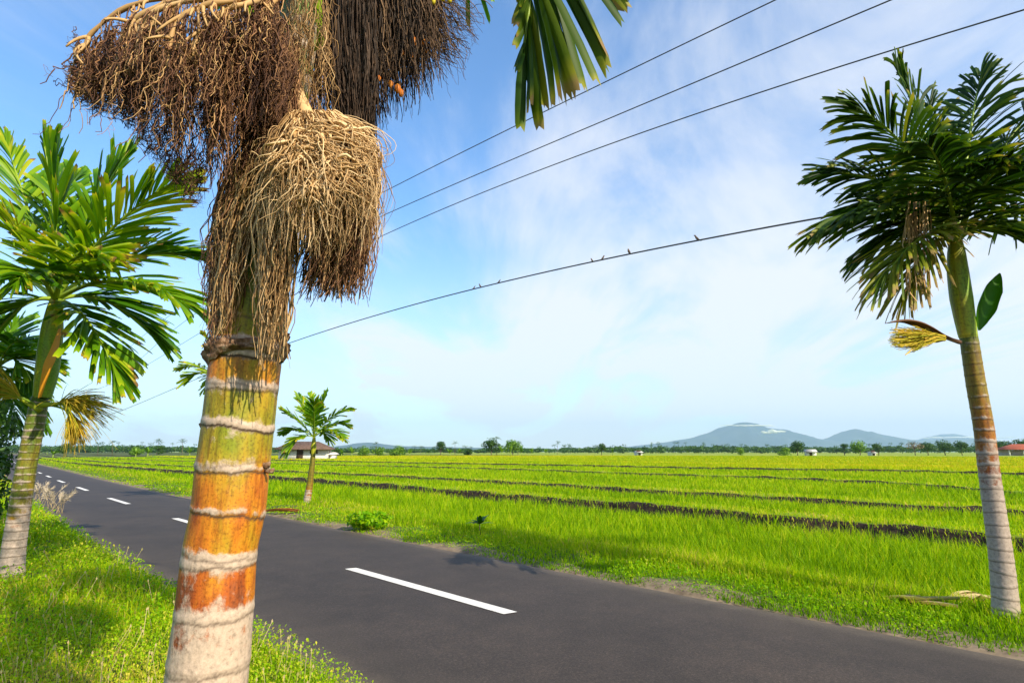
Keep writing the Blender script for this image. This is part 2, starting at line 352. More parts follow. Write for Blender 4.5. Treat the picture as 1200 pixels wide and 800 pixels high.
def build_ground():
    t = np.concatenate([-np.geomspace(12000, 32, 16), np.arange(-30, 60, .3), np.arange(60, 160, 1.0), np.geomspace(161, 14000, 50)])
    KS, KZ, km = profile(t)
    rows = []; zs = []; mats = []
    sub = {3: 6, 4: 10, 5: 3, 10: 6, 13: 8, 18: 5, 23: 6, 28: 8}
    for i in range(KS.shape[1]-1):
        n = sub.get(i, 1)
        for j in range(n):
            f = j/n; rows.append(KS[:, i]*(1-f)+KS[:, i+1]*f); zs.append(np.full(len(t), KZ[i]*(1-f)+KZ[i+1]*f)); mats.append(km[i])
    rows.append(KS[:, -1]); zs.append(np.full(len(t), KZ[-1]))
    s = np.stack(rows); z = np.stack(zs); T = np.broadcast_to(t, s.shape)
    # small lumps everywhere except under the road
    near = (np.abs(s-4) < 60) & (np.abs(s-croad(T)) > 2.0)
    z = z+near*(.018*np.sin(s*3.1+T*1.7)+.014*np.sin(T*2.9-s*1.3)+rng.normal(0, .008, s.shape))
    x, y = st2xy(s, T)
    nr, nc = s.shape
    V = np.stack([x, y, z], -1).reshape(-1, 3)
    i = np.arange(nr-1)[:, None]*nc; j = np.arange(nc-1)[None]
    Q = np.stack([i+j, i+nc+j, i+nc+j+1, i+j+1], -1)
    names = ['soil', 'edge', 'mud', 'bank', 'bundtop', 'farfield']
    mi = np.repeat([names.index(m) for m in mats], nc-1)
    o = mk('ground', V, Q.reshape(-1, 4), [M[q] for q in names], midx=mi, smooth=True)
    tag(o, 'flat rice land stepped by low earth banks beside the road', 'ground', kind='structure')
build_ground()
def build_road():
    t = np.concatenate([np.arange(-30, 60, .12), np.arange(60, 400, 1.5)])
    c = croad(t); offs = np.array([-2.1, -1.97, -1.7, -1.1, -.4, .4, 1.1, 1.7, 1.95, 2.06])
    s = c[:, None]+offs[None]
    jit = rng.normal(0, .012, len(t))+wob(t, 2.2, .02, 1); jit2 = rng.normal(0, .012, len(t))+wob(t, 2.6, .02, 2)
    s[:, 0] += jit; s[:, -1] += jit2
    T = np.broadcast_to(t[:, None], s.shape)
    z = np.broadcast_to((.034-.03*(offs/2.1)**2)[None], s.shape).copy(); z[:, 0] = z[:, -1] = -.02
    x, y = st2xy(s, T); V = np.stack([x, y, z], -1).reshape(-1, 3)
    nc = len(offs); i = np.arange(len(t)-1)[:, None]*nc; j = np.arange(nc-1)[None]
    Q = np.stack([i+j, i+j+1, i+nc+j+1, i+nc+j], -1).reshape(-1, 4)
    ed = np.broadcast_to(np.array([1, .6, .12, 0, 0, 0, 0, .12, .6, 1.])[None], s.shape)
    o = mk('road', V, Q, M['asphalt'], attrs={'edge': ed.ravel()}, smooth=True)
    tag(o, 'dark grey asphalt road running to the far left', 'road', kind='structure')
    for k in range(-3, 26):
        t0 = 4.25+8.35*k
        tt = np.linspace(t0, t0+3.1, 12); cc = croad(tt)
        a = Acc(); w = .075
        V = []
        for q in (-w, w): 
            xx, yy = st2xy(cc+q, tt+(.04 if q < 0 else 0)); V.append(np.stack([xx, yy, np.full(12, .0385)], 1))
        V = np.concatenate(V); i = np.arange(11)
        a.add(V, np.stack([i, i+12, i+13, i+1], 1))
        d = a.build('lane_dash', M['paint'], o)
build_road()

# ------------------------------------------------------------------ mountains
def ridge(name, prof, Y, depth, label, y0=531, seed=0, kind='structure', ext=None):
    prof = sorted(prof); xs = np.linspace(prof[0][0], prof[-1][0], 160)
    ys = np.interp(xs, [p[0] for p in prof], [p[1] for p in prof])
    h = np.array([max(0, px(x, y, Y).z) for x, y in zip(xs, ys)]); X = np.array([px(x, 525, Y).x for x in xs])
    rows = np.linspace(-1, 1, 41); V = []
    for r in rows:
        for i in range(len(xs)):
            f = math.exp(-(r*1.9)**2)-.02
            nz = mnoise.fractal(Vector((X[i]/depth*5+seed, r*5, seed)), 1.0, 2.1, 5)
            hh = h[i]*max(f, -.02)*(1-.45*abs(nz)*min(1, abs(r)*3))+h.max()*.010*nz
            V.append((X[i]+0*r, Y+r*depth, hh-6))
    n = len(xs); i = np.arange(40)[:, None]*n; j = np.arange(n-1)[None]
    Q = np.stack([i+j, i+j+1, i+n+j+1, i+n+j], -1).reshape(-1, 4)
    return tag(mk(name, V, Q, M['mount'], smooth=True), label, name.split('_')[-1], kind=kind)
ridge('mountain', [(640, 532), (680, 529), (730, 523.5), (760, 520), (780, 517.5), (810, 512.5), (832, 506), (845, 500), (858, 497), (868, 494), (876, 493.5), (884, 494.5), (900, 500), (918, 502), (935, 507), (950, 512), (965, 514.5), (973, 513), (985, 509), (997, 503), (1005, 501.5), (1016, 505), (1030, 508.5), (1045, 512), (1065, 514.5), (1095, 515), (1125, 513.5), (1150, 514.5), (1200, 519), (1260, 523), (1340, 531)], 12000, 2600, 'hazy blue twin peaked mountain right of centre on the horizon', seed=3)
ridge('mountain', [(1020, 530), (1060, 520), (1085, 512), (1105, 508), (1122, 507.5), (1140, 511), (1160, 515), (1200, 521), (1300, 526), (1400, 531)], 14800, 1100, 'fainter far mountain behind mist at the right', seed=9)
ridge('hill_range', [(250, 530), (330, 527), (380, 524), (400, 521.5), (418, 518.5), (432, 517.5), (446, 519), (470, 522), (520, 523), (570, 524), (640, 525), (700, 526), (760, 529), (800, 532)], 9000, 1500, 'low hazy blue hills behind the left of centre trees', seed=5)
# mist puffs on the mountain
def cloud_puff(x0, x1, yc, hh, Y, n, seed, label):
    r = np.random.default_rng(seed); a = Acc()
    bm = bmesh.new(); bmesh.ops.create_icosphere(bm, subdivisions=3, radius=1); B = np.array([v.co[:] for v in bm.verts]); Fc = np.array([[v.index for v in f.verts] for f in bm.faces]); bm.free()
    for i in range(n):
        u = (i+.5)/n; x = x0+(x1-x0)*u; e = .35+.65*math.sin(math.pi*u)
        c = px(x, yc+r.uniform(-.25, .25)*hh, Y); s = psize(hh, c)*e*r.uniform(.6, 1.1)*.5; sx = psize((x1-x0)/n, c)*r.uniform(.9, 1.6)
        nz = np.array([mnoise.fractal(Vector(b*1.8)+Vector((i*3.1+seed, 0, 0)), 1., 2.1, 4) for b in B])[:, None]
        P = B*(1+.45*nz)*np.array([sx, s*2.2, s])+np.array(c)
        a.add(P, T=Fc)
    return tag(a.build('cloud_wisp', M['cloud'], smooth=True), label, 'cloud', group='clouds lying on the mountain', kind='stuff')
cloud_puff(893, 918, 506, 4.5, 9800, 8, 1, 'small white cloud caught on the right shoulder of the peak')
cloud_puff(846, 905, 498.5, 1.6, 10500, 12, 2, 'thin white mist band wrapped round the summit')
cloud_puff(1085, 1190, 512.5, 2.4, 14500, 14, 4, 'long pale mist bank in front of the far right mountain')

# haze
def haze():
    a = Acc(); box(a, (0, 7900, 399), (36000, 16800, 804))
    o = a.build('haze', [])
    m = bpy.data.materials.new('haze_air'); m.use_nodes = True; n = m.node_tree; n.nodes.clear()
    v = NN(n, 'ShaderNodeVolumePrincipled'); v.inputs['Color'].default_value = (.50, .71, 1, 1); v.inputs['Density'].default_value = 6.6e-5; v.inputs['Anisotropy'].default_value = .1
    out = NN(n, 'ShaderNodeOutputMaterial'); n.links.new(v.outputs[0], out.inputs['Volume'])
    o.data.materials.clear(); o.data.materials.append(m)
    tag(o, 'pale blue morning haze in the air over the fields', 'haze', kind='stuff')
haze()

# ------------------------------------------------------------------ trees
def leaf_cloud(acc, c, rad, n, size, r, fl=.6):
    """n leaf quads scattered in an ellipsoid shell volume"""
    d = unit(r.normal(size=(n, 3))); q = r.uniform(.45, 1, n)**.5
    lump = 1+.18*np.sin(d[:, 0]*5+c[0])*np.cos(d[:, 2]*6+c[1])
    P = np.array(c)+d*q[:, None]*lump[:, None]*np.array(rad)
    nrm = unit(d+r.normal(0, .6, (n, 3))+np.array([0, 0, .3])); a = unit(np.cross(nrm, r.normal(size=(n, 3)))); b = np.cross(nrm, a)
    s = size*r.uniform(.6, 1.3, n)[:, None]
    V = np.stack([P-a*s, P+b*s*fl-nrm*s*.1, P+a*s, P-b*s*fl-nrm*s*.1], 1).reshape(-1, 3)
    i = np.arange(n)*4
    acc.add(V, np.stack([i, i+1, i+2, i+3], 1), a=np.repeat(np.clip(r.normal(.5, .25, n), 0, 1), 4))
def broad_tree(x, y, h, w, mat, label, seed, trunk_frac=.3, nleaf=900, group=None, name='broadleaf_tree', blobs=9, flat=1.0):
    r = np.random.default_rng(seed); z0 = gzxy(x, y)-.1
    root = empty(name, (x, y, z0)); tag(root, label, 'tree', group)
    tr = Acc(); tube(tr, [(x, y, z0), (x+r.normal()*.02*h, y, z0+h*trunk_frac*.6), (x+r.normal()*.03*h, y, z0+h*.75)], [h*.035, h*.025, h*.008], 7)
    cr = Acc()
    for b in range(blobs):
        u = r.uniform(0, 1); ang = r.uniform(0, 6.28); rr = r.uniform(.15, .75)*w/2*(1.1-.6*u)
        c = np.array([x+math.cos(ang)*rr, y+math.sin(ang)*rr, z0+h*(trunk_frac+(1-trunk_frac)*(.15+.7*u)*flat)])
        s = w*r.uniform(.20, .34)
        tube(tr, [(x, y, z0+h*trunk_frac*.8), tuple((np.array([x, y, z0+h*trunk_frac*.9])+c)/2+[0, 0, .05*h]), tuple(c)], [h*.018, h*.012, h*.004], 5)
        leaf_cloud(cr, c, (s, s, s*.72), nleaf//blobs, w*.035+.05, r)
    tr.build('trunk', M['bark'], root, True); cr.build('crown', mat, root)
    return root
def coco_palm(x, y, h, w, label, seed, mat=None, group=None, nf=16, name='coconut_palm'):
    r = np.random.default_rng(seed); z0 = gzxy(x, y)-.1
    root = empty(name, (x, y, z0)); tag(root, label, 'palm tree', group)
    lean = r.normal(0, .06, 2)*h
    top = np.array([x+lean[0], y+lean[1], z0+h])
    tr = Acc(); tube(tr, bez((x, y, z0), (x+lean[0]*.2, y, z0+h*.6), top, 8), np.linspace(h*.02, h*.011, 8), 7)
    cr = Acc()
    for k in range(nf):
        a = k*2.4+r.uniform(-.3, .3); el = r.uniform(-.1, 1.2); L = w/2*r.uniform(.85, 1.15)
        d = np.array([math.cos(a)*math.cos(el), math.sin(a)*math.cos(el), math.sin(el)])
        P = bez(top, top+d*L*.6+[0, 0, L*.15], top+d*L+[0, 0, -L*.35], 7); T = unit(np.gradient(P, axis=0))
        S = unit(np.cross(T, [0, 0, 1.]))
        wd = L*.17*np.array([.3, .8, 1, 1, .85, .6, .15])[:, None]
        for sd in (-1, 1):
            for q in range(6):
                a0 = P[q]; a1 = P[q+1]*.55+P[q]*.45
                tip = (a0+a1)/2+S[q]*sd*wd[q]*1.3+T[q]*wd[q]*.8-np.array([0, 0, wd[q][0]*.7])
                cr.add([a0, a1, tip], T=[(0, 1, 2)], a=np.clip(r.normal(.45, .2), 0, 1))
    tr.build('trunk', M['bark'], root, True); cr.build('crown', mat or M['tree'], root)
    return root
def banana(x, y, h, label, seed, group=None):
    r = np.random.default_rng(seed); z0 = gzxy(x, y)-.1
    root = empty('banana_plant', (x, y, z0)); tag(root, label, 'banana plant', group)
    tr = Acc(); tube(tr, [(x, y, z0), (x, y, z0+h*.5)], [h*.04, h*.03], 7)
    cr = Acc(); top = np.array([x, y, z0+h*.45])
    for k in range(9):
        a = k*2.4+r.uniform(-.3, .3); el = r.uniform(.5, 1.35); L = h*.62*r.uniform(.8, 1.1)
        d = np.array([math.cos(a)*math.cos(el), math.sin(a)*math.cos(el), math.sin(el)])
        P = bez(top, top+d*L*.7, top+d*L*1.05+[0, 0, -L*.25*(1.4-el)], 6); S = unit(np.cross(np.gradient(P, axis=0), [0, 0, 1.]))
        wd = h*.085*np.array([.15, .8, 1, 1, .7, .1])[:, None]
        V = np.concatenate([P-S*wd+[0, 0, .02*h], P, P+S*wd+[0, 0, .02*h]]); i = np.arange(5)
        cr.add(V, np.concatenate([np.stack([i, i+6, i+7, i+1], 1), np.stack([i+6, i+12, i+13, i+7], 1)]), a=np.clip(r.normal(.6, .2), 0, 1))
    tr.build('trunk', M['stalk'], root, True); cr.build('crown', M['treelight'], root)
    return root

def place(xp, Y): 
    p = px(xp, 533, Y); return p.x, p.y
def hpx(n, Y): return n*Y/FPX
# far-off woodland as one mass, 550-900 m away
def woodland():
    a = Acc(); r = np.random.default_rng(21)
    for k in range(900):
        xp = r.uniform(-60, 1330); Y = r.uniform(560, 900)
        hp = np.interp(xp, [-60, 120, 220, 330, 480, 620, 700, 760, 850, 930, 1000, 1080, 1200, 1330], [13, 12, 10, 7, 6, 7, 9, 11, 11, 9, 8, 12, 14, 12])*r.uniform(.7, 1.1)
        x, y = place(xp, Y); H = hpx(hp, Y)*.66+1.3
        if r.uniform() < .12:
            H *= 1.3; top = np.array([x, y, H])
            tube(a, [(x, y, -.5), tuple(top)], [.25, .15], 4, a=.1)
            leaf_cloud(a, top, (3, 3, 1.6), 26, 1.0, r, .25); continue
        w = r.uniform(6, 13)
        for b in range(3):
            leaf_cloud(a, (x+r.normal()*w*.3, y+r.normal()*3, H*r.uniform(.35, .72)), (w*.5, w*.5, H*.33), 60, 1.0, r)
    o = a.build('distant_woodland', M['tree']); tag(o, 'far hazy line of woodland and palms along the horizon', 'woodland', kind='stuff')
woodland()
far = 'single trees standing at the field edge'
tree_specs = [
 # xpx, Y, height px, width px, material, label
 (576, 190, 17, 22, 'tree', 'tall dark green bushy tree, left one of the big clump at centre'),
 (601, 185, 14, 24, 'treelight', 'yellowish rounded tree, right half of the big central clump'),
 (516, 200, 14, 16, 'tree', 'flat topped tree standing left of the big central clump'),
 (549, 190, 8, 11, 'tree', 'small dark round tree just left of the big central clump'),
 (705, 230, 12, 13, 'tree', 'lone dark round tree in front of the woodland near picture centre'),
 (935, 230, 14, 20, 'tree', 'dark spreading tree beside the small white roofed shed'),
 (921, 225, 7, 16, 'treelight', 'low pale green bush left of the white roofed shed'),
 (990, 260, 14, 9, 'tree', 'narrow upright tree right of the white roofed shed'),
 (1008, 255, 13, 22, 'treelight', 'broad soft green tree below the right mountain peak'),
 (1030, 255, 12, 14, 'tree', 'round tree right of the broad soft green tree'),
 (1088, 260, 14, 18, 'tree', 'dark tree right of the bare brown tree'),
 (1108, 262, 15, 22, 'tree', 'largest dark tree between the brown tree and the leaning palm trunk'),
 (1128, 258, 13, 20, 'tree', 'dark tree touching the left of the leaning palm trunk'),
 (1177, 270, 14, 20, 'tree', 'dark tree behind the red roofed house'),
 (1200, 265, 16, 22, 'tree', 'dark tree at the right picture edge behind the red roof'),
 (1240, 260, 15, 24, 'tree', 'dark tree beyond the right picture edge'),
 (395, 150, 8, 14, 'tree', 'dark low tree right of the brown roofed house'),
 (428, 165, 9, 18, 'treelight', 'bright green bushy tree, leftmost of the row below the low hills'),
 (444, 168, 9, 16, 'treelight', 'bright green bushy tree, second in the row below the low hills'),
 (466, 170, 9, 20, 'treelight', 'wide bright green bush, third in the row below the low hills'),
 (160, 190, 9, 16, 'treelight', 'bright green low tree at the field edge left of the big ringed trunk'),
 (186, 240, 10, 14, 'tree', 'dark tree at the field edge left of the big ringed trunk'),
 (75, 170, 12, 16, 'tree', 'dark tree seen just right of the left palm trunk'),
 (868, 240, 8, 12, 'treelight', 'small pale green tree under the mountain summit'),
]
for i, (xp, Y, hp, wp, mt, lab) in enumerate(tree_specs):
    x, y = place(xp, Y); broad_tree(x, y, hpx(hp, Y)+.8, hpx(wp, Y), M[mt], lab, 100+i, trunk_frac=.34 if hp > 10 else .12, nleaf=1200, group=far, flat=.9)
x, y = place(1073, 255); broad_tree(x, y, hpx(15, 255), hpx(17, 255), M['treetan'], 'bare brown flat topped tree between the green trees', 140, trunk_frac=.6, nleaf=260, group=far, blobs=7)
pal = 'slender palms rising over the far trees'
for i, (xp, Y, hp, wp, lab) in enumerate([(582, 192, 19, 13, 'tallest palm poking out of the big central clump'), (607, 188, 14, 12, 'palm at the right side of the big central clump'),
        (92, 190, 14, 12, 'palm on the horizon just right of the left palm trunk'), (114, 200, 13, 11, 'horizon palm, leftmost of a trio left of the ringed trunk'), (131, 210, 14, 11, 'horizon palm, middle of a trio left of the ringed trunk'), (183, 260, 15, 12, 'tall horizon palm nearest the ringed trunk'),
        (213, 250, 15, 12, 'horizon palm touching the ringed trunk at its left'), (533, 330, 13, 9, 'thin tall palm between the flat topped tree and the central clump'), (653, 330, 13, 9, 'thin tall palm right of the central clump'),
        (1073, 330, 12, 8, 'thin palm behind the bare brown tree'), (440, 300, 12, 9, 'thin palm behind the bright green bushes'), (493, 175, 10, 10, 'short feathery palm at the end of the bright green bushes')]):
    x, y = place(xp, Y); coco_palm(x, y, hpx(hp, Y), hpx(wp, Y), lab, 300+i, group=pal)
bn = 'banana plants along the field edge'
for i, (xp, Y, hp, lab) in enumerate([(159, 110, 11, 'banana plant on the far field, left of a pair'), (173, 112, 12, 'banana plant on the far field, right of a pair'), (62, 105, 10, 'banana plant by the far road edge near the left palm'), (400, 130, 8, 'banana plant right of the brown roofed house'),
        (412, 135, 9, 'banana plant left of the bright green bushes'), (480, 140, 8, 'banana plant at the right end of the bright green bushes'), (527, 150, 8, 'banana plant below the flat topped tree'), (538, 152, 8, 'banana plant between the flat topped tree and the small dark tree'),
        (588, 150, 11, 'banana plant in front of the central clump, left'), (598, 152, 11, 'banana plant in front of the central clump, middle'), (611, 155, 10, 'banana plant in front of the central clump, right'),
        (623, 165, 8, 'banana plant beside the right foot of the central clump'), (640, 175, 7, 'low banana plant right of the central clump'), (718, 220, 7, 'low banana plant right of the lone round tree'), (222, 150, 9, 'banana plant touching the ringed trunk on the far field')]):
    x, y = place(xp, Y); banana(x, y, hpx(hp, Y)+.5, lab, 500+i, bn)

# ------------------------------------------------------------------ houses
def house(name, label, xp, Y, wpx, wall_h, roof_h, depth, rz, roofm, hip=True, open_shed=False, windows=2, cat='house'):
    x, y = place(xp, Y); z0 = gzxy(x, y)-.1; w = hpx(wpx, Y)
    root = empty(name, (x, y, z0)); tag(root, label, cat)
    ca, sa = math.cos(rz), math.sin(rz)
    L = lambda p: (x+p[0]*ca-p[1]*sa, y+p[0]*sa+p[1]*ca, z0+p[2])
    if open_shed:
        for sx in (-1, -.33, .33, 1):
            for sy in (-1, 1):
                a = Acc(); box(a, L((sx*w*.46, sy*depth*.42, wall_h/2)), (.35, .35, wall_h), rz); a.build('post', M['wall'], root)
        a = Acc(); box(a, L((0, depth*.35, wall_h*.45)), (w*.9, .2, wall_h*.9), rz); a.build('wall', M['wall'], root)
    else:
        a = Acc(); box(a, L((0, 0, wall_h/2)), (w*.86, depth*.8, wall_h), rz); a.build('wall', M['wall'], root)
        a = Acc(); box(a, L((-w*.05, -depth*.4-.03, 1.05)), (1.0, .08, 2.1), rz); a.build('door', M['door'], root)
        for k in range(windows):
            a = Acc(); box(a, L((w*(-.3+.5*k), -depth*.4-.03, 1.6)), (1.2, .08, 1.0), rz); a.build('window', M['door'], root)
    e = .5; hx, hy = w/2, depth/2+e; rx = hx*.45 if hip else hx
    P = [(-hx, -hy, wall_h-.15), (hx, -hy, wall_h-.15), (hx, hy, wall_h-.15), (-hx, hy, wall_h-.15), (-rx, 0, wall_h+roof_h), (rx, 0, wall_h+roof_h),
         (-hx, -hy, wall_h), (hx, -hy, wall_h), (hx, hy, wall_h), (-hx, hy, wall_h)]
    a = Acc(); a.add([L(p) for p in P], [(0, 3, 2, 1), (0, 1, 7, 6), (1, 2, 8, 7), (2, 3, 9, 8), (3, 0, 6, 9), (6, 7, 5, 4), (8, 9, 4, 5)], [(7, 8, 5), (9, 6, 4)])
    a.build('roof', roofm, root)
    return root
house('hut', 'brown hip roofed white hut behind the small roadside palm', 358, 95, 60, 1.9, 1.2, 6, .15, M['roofb'])
house('garden_wall_shed', 'low pale shed with flat pinkish roof right of the brown roofed hut', 386, 97, 14, 1.1, .25, 3, 0, M['wall'], hip=False, windows=0, cat='shed')
house('field_shed', 'small shed with a white metal roof beside the dark spreading tree', 950, 225, 12, 1.6, .9, 5, -.3, M['roofw'], hip=False, windows=1, cat='shed')
house('farm_house', 'long red tiled house with white posts at the right edge', 1200, 240, 48, 2.6, 2.2, 9, -.1, M['roofr'], open_shed=True)
house('field_shed', 'tiny white roofed shed in front of the woodland right of the lone round tree', 748, 240, 7, 1.3, .6, 4, .2, M['roofw'], hip=False, windows=1, cat='shed')
house('field_shed', 'tiny pale shed on the field edge right of the soft green trees', 1022, 235, 6, 1.2, .5, 3, .1, M['roofw'], hip=False, windows=1, cat='shed')

# ------------------------------------------------------------------ grass, rice, weeds
def blades(x, y, z, h, w, lean, rnd, r, curve=.5):
    n = len(x); a = r.uniform(0, 2*math.pi, n); d = np.stack([np.cos(a), np.sin(a), np.zeros(n)], 1)
    fa = r.uniform(0, 2*math.pi, n); c = np.stack([np.cos(fa), np.sin(fa), np.zeros(n)], 1)*(w/2)[:, None]
    B = np.stack([x, y, z], 1); up = np.array([0, 0, 1.])
    Mid = B+d*(lean*h*.35)[:, None]+up*(h*.6)[:, None]; Tip = B+d*(lean*h)[:, None]+up*(h*(1-curve*lean**2))[:, None]
    V = np.stack([B-c, B+c, Mid-c*.75, Mid+c*.75, Tip], 1).reshape(-1, 3)
    i = np.arange(n)*5
    T = np.concatenate([np.stack([i, i+1, i+3], 1), np.stack([i, i+3, i+2], 1), np.stack([i+2, i+3, i+4], 1)])
    return V, T, np.repeat(rnd, 5)
def polar(n, r0, r1, r, a0=-52, a1=50, power=0.0):
    u = r.uniform(0, 1, n)
    d = r0*(r1/r0)**u if power == 0 else (r0**power+(r1**power-r0**power)*u)**(1/power)
    az = np.radians(r.uniform(a0, a1, n)); x = d*np.sin(az); y = d*np.cos(az)
    s, t = xy2st(x, y); return x, y, d, s, t
def vnoise(x, y, sc, seed=0):
    return .5+.25*(np.sin(x*sc+seed)+np.sin(y*sc*1.13+seed*2.3)+.7*np.sin((x+y)*sc*1.9+seed)+.5*np.sin((x-y)*sc*2.7-seed))*.62
def rice():
    r = np.random.default_rng(3)
    x, y, d, s, t = polar(520000, 7, 170, r, power=0)
    c = croad(t)+vw(t); S = [bund(k, t) for k in range(4)]
    # clump positions: snap to hills ~18 cm apart when near
    f0 = (s > c+.45) & (s < S[0]-.2); f1 = (s > S[0]+1.0) & (s < S[1]-.2); f2 = (s > S[1]+1.0) & (s < S[2]-.2); f3 = (s > S[2]+1.0) & (s < S[3]-.2)
    keep = f0 | f1 | f2 | f3
    x, y, d, s, t = [q[keep] for q in (x, y, d, s, t)]; f0 = f0[keep]
    g = .19
    sn = np.round(s/g)*g+r.normal(0, .045, len(s)); tn = np.round(t/g)*g+r.normal(0, .045, len(s))
    near = d < 30; s = np.where(near, sn, s); t = np.where(near, tn, t); x, y = st2xy(s, t)
    z = ground_z(s, t)
    h = np.where(f0, .40, .27)*r.uniform(.65, 1.15, len(x))*(.8+.4*vnoise(x, y, 1.3)); w = .0045+.00085*d
    rnd = np.clip(.14+.30*vnoise(x, y, .5, 3)+.22*vnoise(x, y, 2.3, 1)+r.normal(0, .27, len(x))+.12*(s-8)/30, 0, 1)
    V, T, a = blades(x, y, z-.02, h, w, r.uniform(.05, .55, len(x)), rnd, r)
    tag(mk('rice_plants', V, T, M['rice'], attrs={'rnd': a}), 'bright green young rice filling the stepped paddies', 'rice', kind='stuff')
    # ripe yellow rice beyond the last bank
    x, y, d, s, t = polar(330000, 30, 190, r, power=-.3)
    S3 = bund(3, t); k = (s > S3+1.0)
    x, y, d, s, t = [q[k] for q in (x, y, d, s, t)]; z = ground_z(s, t)
    h = .36*r.uniform(.7, 1.2, len(x)); w = .004+.0011*d
    stripe = vnoise(s, t*.12, .35, 1)
    rnd = np.clip(-.05+.85*stripe+r.normal(0, .16, len(x)), 0, 1)
    V, T, a = blades(x, y, z, h, w, r.uniform(.1, .6, len(x)), rnd, r)
    tag(mk('ripe_rice', V, T, M['ripe'], attrs={'rnd': a}), 'yellowing rice in the farthest paddies below the tree line', 'rice', kind='stuff')
rice()
def verge():
    r = np.random.default_rng(5)
    # right verge and bank tops
    x, y, d, s, t = polar(700000, 3.5, 170, r, power=0)
    c = croad(t); v = vw(t); S = [bund(k, t) for k in range(4)]
    edge = c+2.0+.14*vnoise(s*0+t, t, 1.9, 2)*r.uniform(0, 1, len(t))
    rv = (s > edge) & (s < c+v+.55)
    bt = np.zeros(len(s), bool); bk = np.zeros(len(s), bool)
    for k in range(4): bt |= (s > S[k]-.02) & (s < S[k]+1.1); bt |= (s > S[k]-.24) & (s < S[k]) & (r.uniform(0, 1, len(s)) < np.clip(.34+.014*d+.7*(vnoise(t, t, 1.1, k)-.5), .03, .75))
    keep = rv | bt
    x, y, d, s, t, rv, c, v = [q[keep] for q in (x, y, d, s, t, rv, c, v)]
    z = ground_z(s, t); u = np.clip((s-c-2.1)/np.maximum(v-2.0, .5), 0, 1)
    h = np.where(rv, (.05+.17*u**1.5)*(.6+.8*vnoise(x, y, 1.1, 4)), .11)*r.uniform(.5, 1.3, len(x))
    w = .004+.0009*d
    rnd = np.where(rv, .28+.38*vnoise(x, y, .8, 5)+.15*u, .52+.25*vnoise(x, y, .9, 8))+r.normal(0, .17, len(x))
    rnd = np.clip(rnd-.26*rv*np.clip((9-t)/8, 0, 1)*np.clip(1.5-u*1.6, 0, 1), 0, 1)  # darker blade tint by the road near the right palm: deep shade painted in
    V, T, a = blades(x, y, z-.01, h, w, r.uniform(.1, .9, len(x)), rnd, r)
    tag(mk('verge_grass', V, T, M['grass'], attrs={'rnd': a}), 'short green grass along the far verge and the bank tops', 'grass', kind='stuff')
    # left verge: blades
    x, y, d, s, t = polar(360000, 1.1, 60, r, a0=-62, a1=20, power=0)
    c = croad(t); edge = c-2.04-.18*vnoise(t, t, 2.3, 1)*r.uniform(0, 1, len(t))-.0
    keep = (s < edge) & (s > -14)
    x, y, d, s, t = [q[keep] for q in (x, y, d, s, t)]; z = ground_z(s, t)
    dry = np.exp(-(((x+3.2)/1.3)**2+((y-3.6)/1.1)**2))
    h = (.06+.13*vnoise(x, y, 1.3, 2))*r.uniform(.4, 1.3, len(x))*(1+.25*(s < 0)); w = .0028+.0011*d
    rnd = np.clip(.42+.35*vnoise(x, y, .9, 6)+.35*dry+r.normal(0, .18, len(x)), 0, 1)
    V, T, a = blades(x, y, z-.01, h, w, r.uniform(.1, .9, len(x)), rnd, r)
    tag(mk('roadside_grass', V, T, M['grass'], attrs={'rnd': a}), 'thick green grass on the near verge under the palms', 'grass', kind='stuff')
    # left verge: broad leaved weeds
    A = Acc()
    for (n, a0, a1, r0, r1, cond, hh) in ((300000, -62, 20, 1.2, 25, 'L', .17), (150000, -50, 50, 4, 30, 'R', .10)):
        x, y, d, s, t = polar(n, r0, r1, r, a0=a0, a1=a1, power=0)
        c = croad(t); 
        if cond == 'L':
            edge = c-2.02-.2*vnoise(t, t, 2.1, 1.5)*r.uniform(0, 1, len(t)); keep = (s < edge) & (s > -12)
        else:
            keep = (s > c+2.03) & (s < c+3.3) & (vnoise(x, y, 1.6, 3) > .42)
        x, y, d, s, t = [q[keep] for q in (x, y, d, s, t)]; z = ground_z(s, t)
        hmax = hh*(.45+.9*vnoise(x, y, 1.7, 5))
        zz_ = z+hmax*r.uniform(0, 1, len(x))**.6
        L = (.010+.0022*d)*r.uniform(.6, 1.5, len(x))
        a = r.uniform(0, 6.283, len(x)); el = r.normal(.45, .5, len(x))
        dr = np.stack([np.cos(a)*np.cos(el), np.sin(a)*np.cos(el), np.sin(el)], 1)
        sd = unit(np.cross(dr, np.array([0, 0, 1.])+r.normal(0, .3, (len(x), 3)))); P = np.stack([x, y, zz_], 1)
        Lc = L[:, None]
        V = np.stack([P, P+dr*Lc*.5+sd*Lc*.30+[0, 0, .003], P+dr*Lc, P+dr*Lc*.5-sd*Lc*.30+[0, 0, .003]], 1).reshape(-1, 3); i = np.arange(len(x))*4
        dry = np.exp(-(((x+3.2)/1.3)**2+((y-3.6)/1.1)**2))
        rnd = np.clip(.38+.5*vnoise(x, y, 1.2, 9)+.3*dry+r.normal(0, .17, len(x)), 0, 1)
        A.add(V, T=np.concatenate([np.stack([i, i+1, i+2], 1), np.stack([i, i+2, i+3], 1)]), a=np.repeat(rnd, 4))
    tag(A.build('broadleaf_weeds', M['weed']), 'low leafy weeds mixed in the grass on both verges', 'weeds', kind='stuff')
    # thin dry seed stems with heads
    x, y, d, s, t = polar(9000, 1.6, 16, r, a0=-60, a1=10, power=0)
    keep = (s < croad(t)-2.2) & (s > -8); x, y, d, s, t = [q[keep] for q in (x, y, d, s, t)]
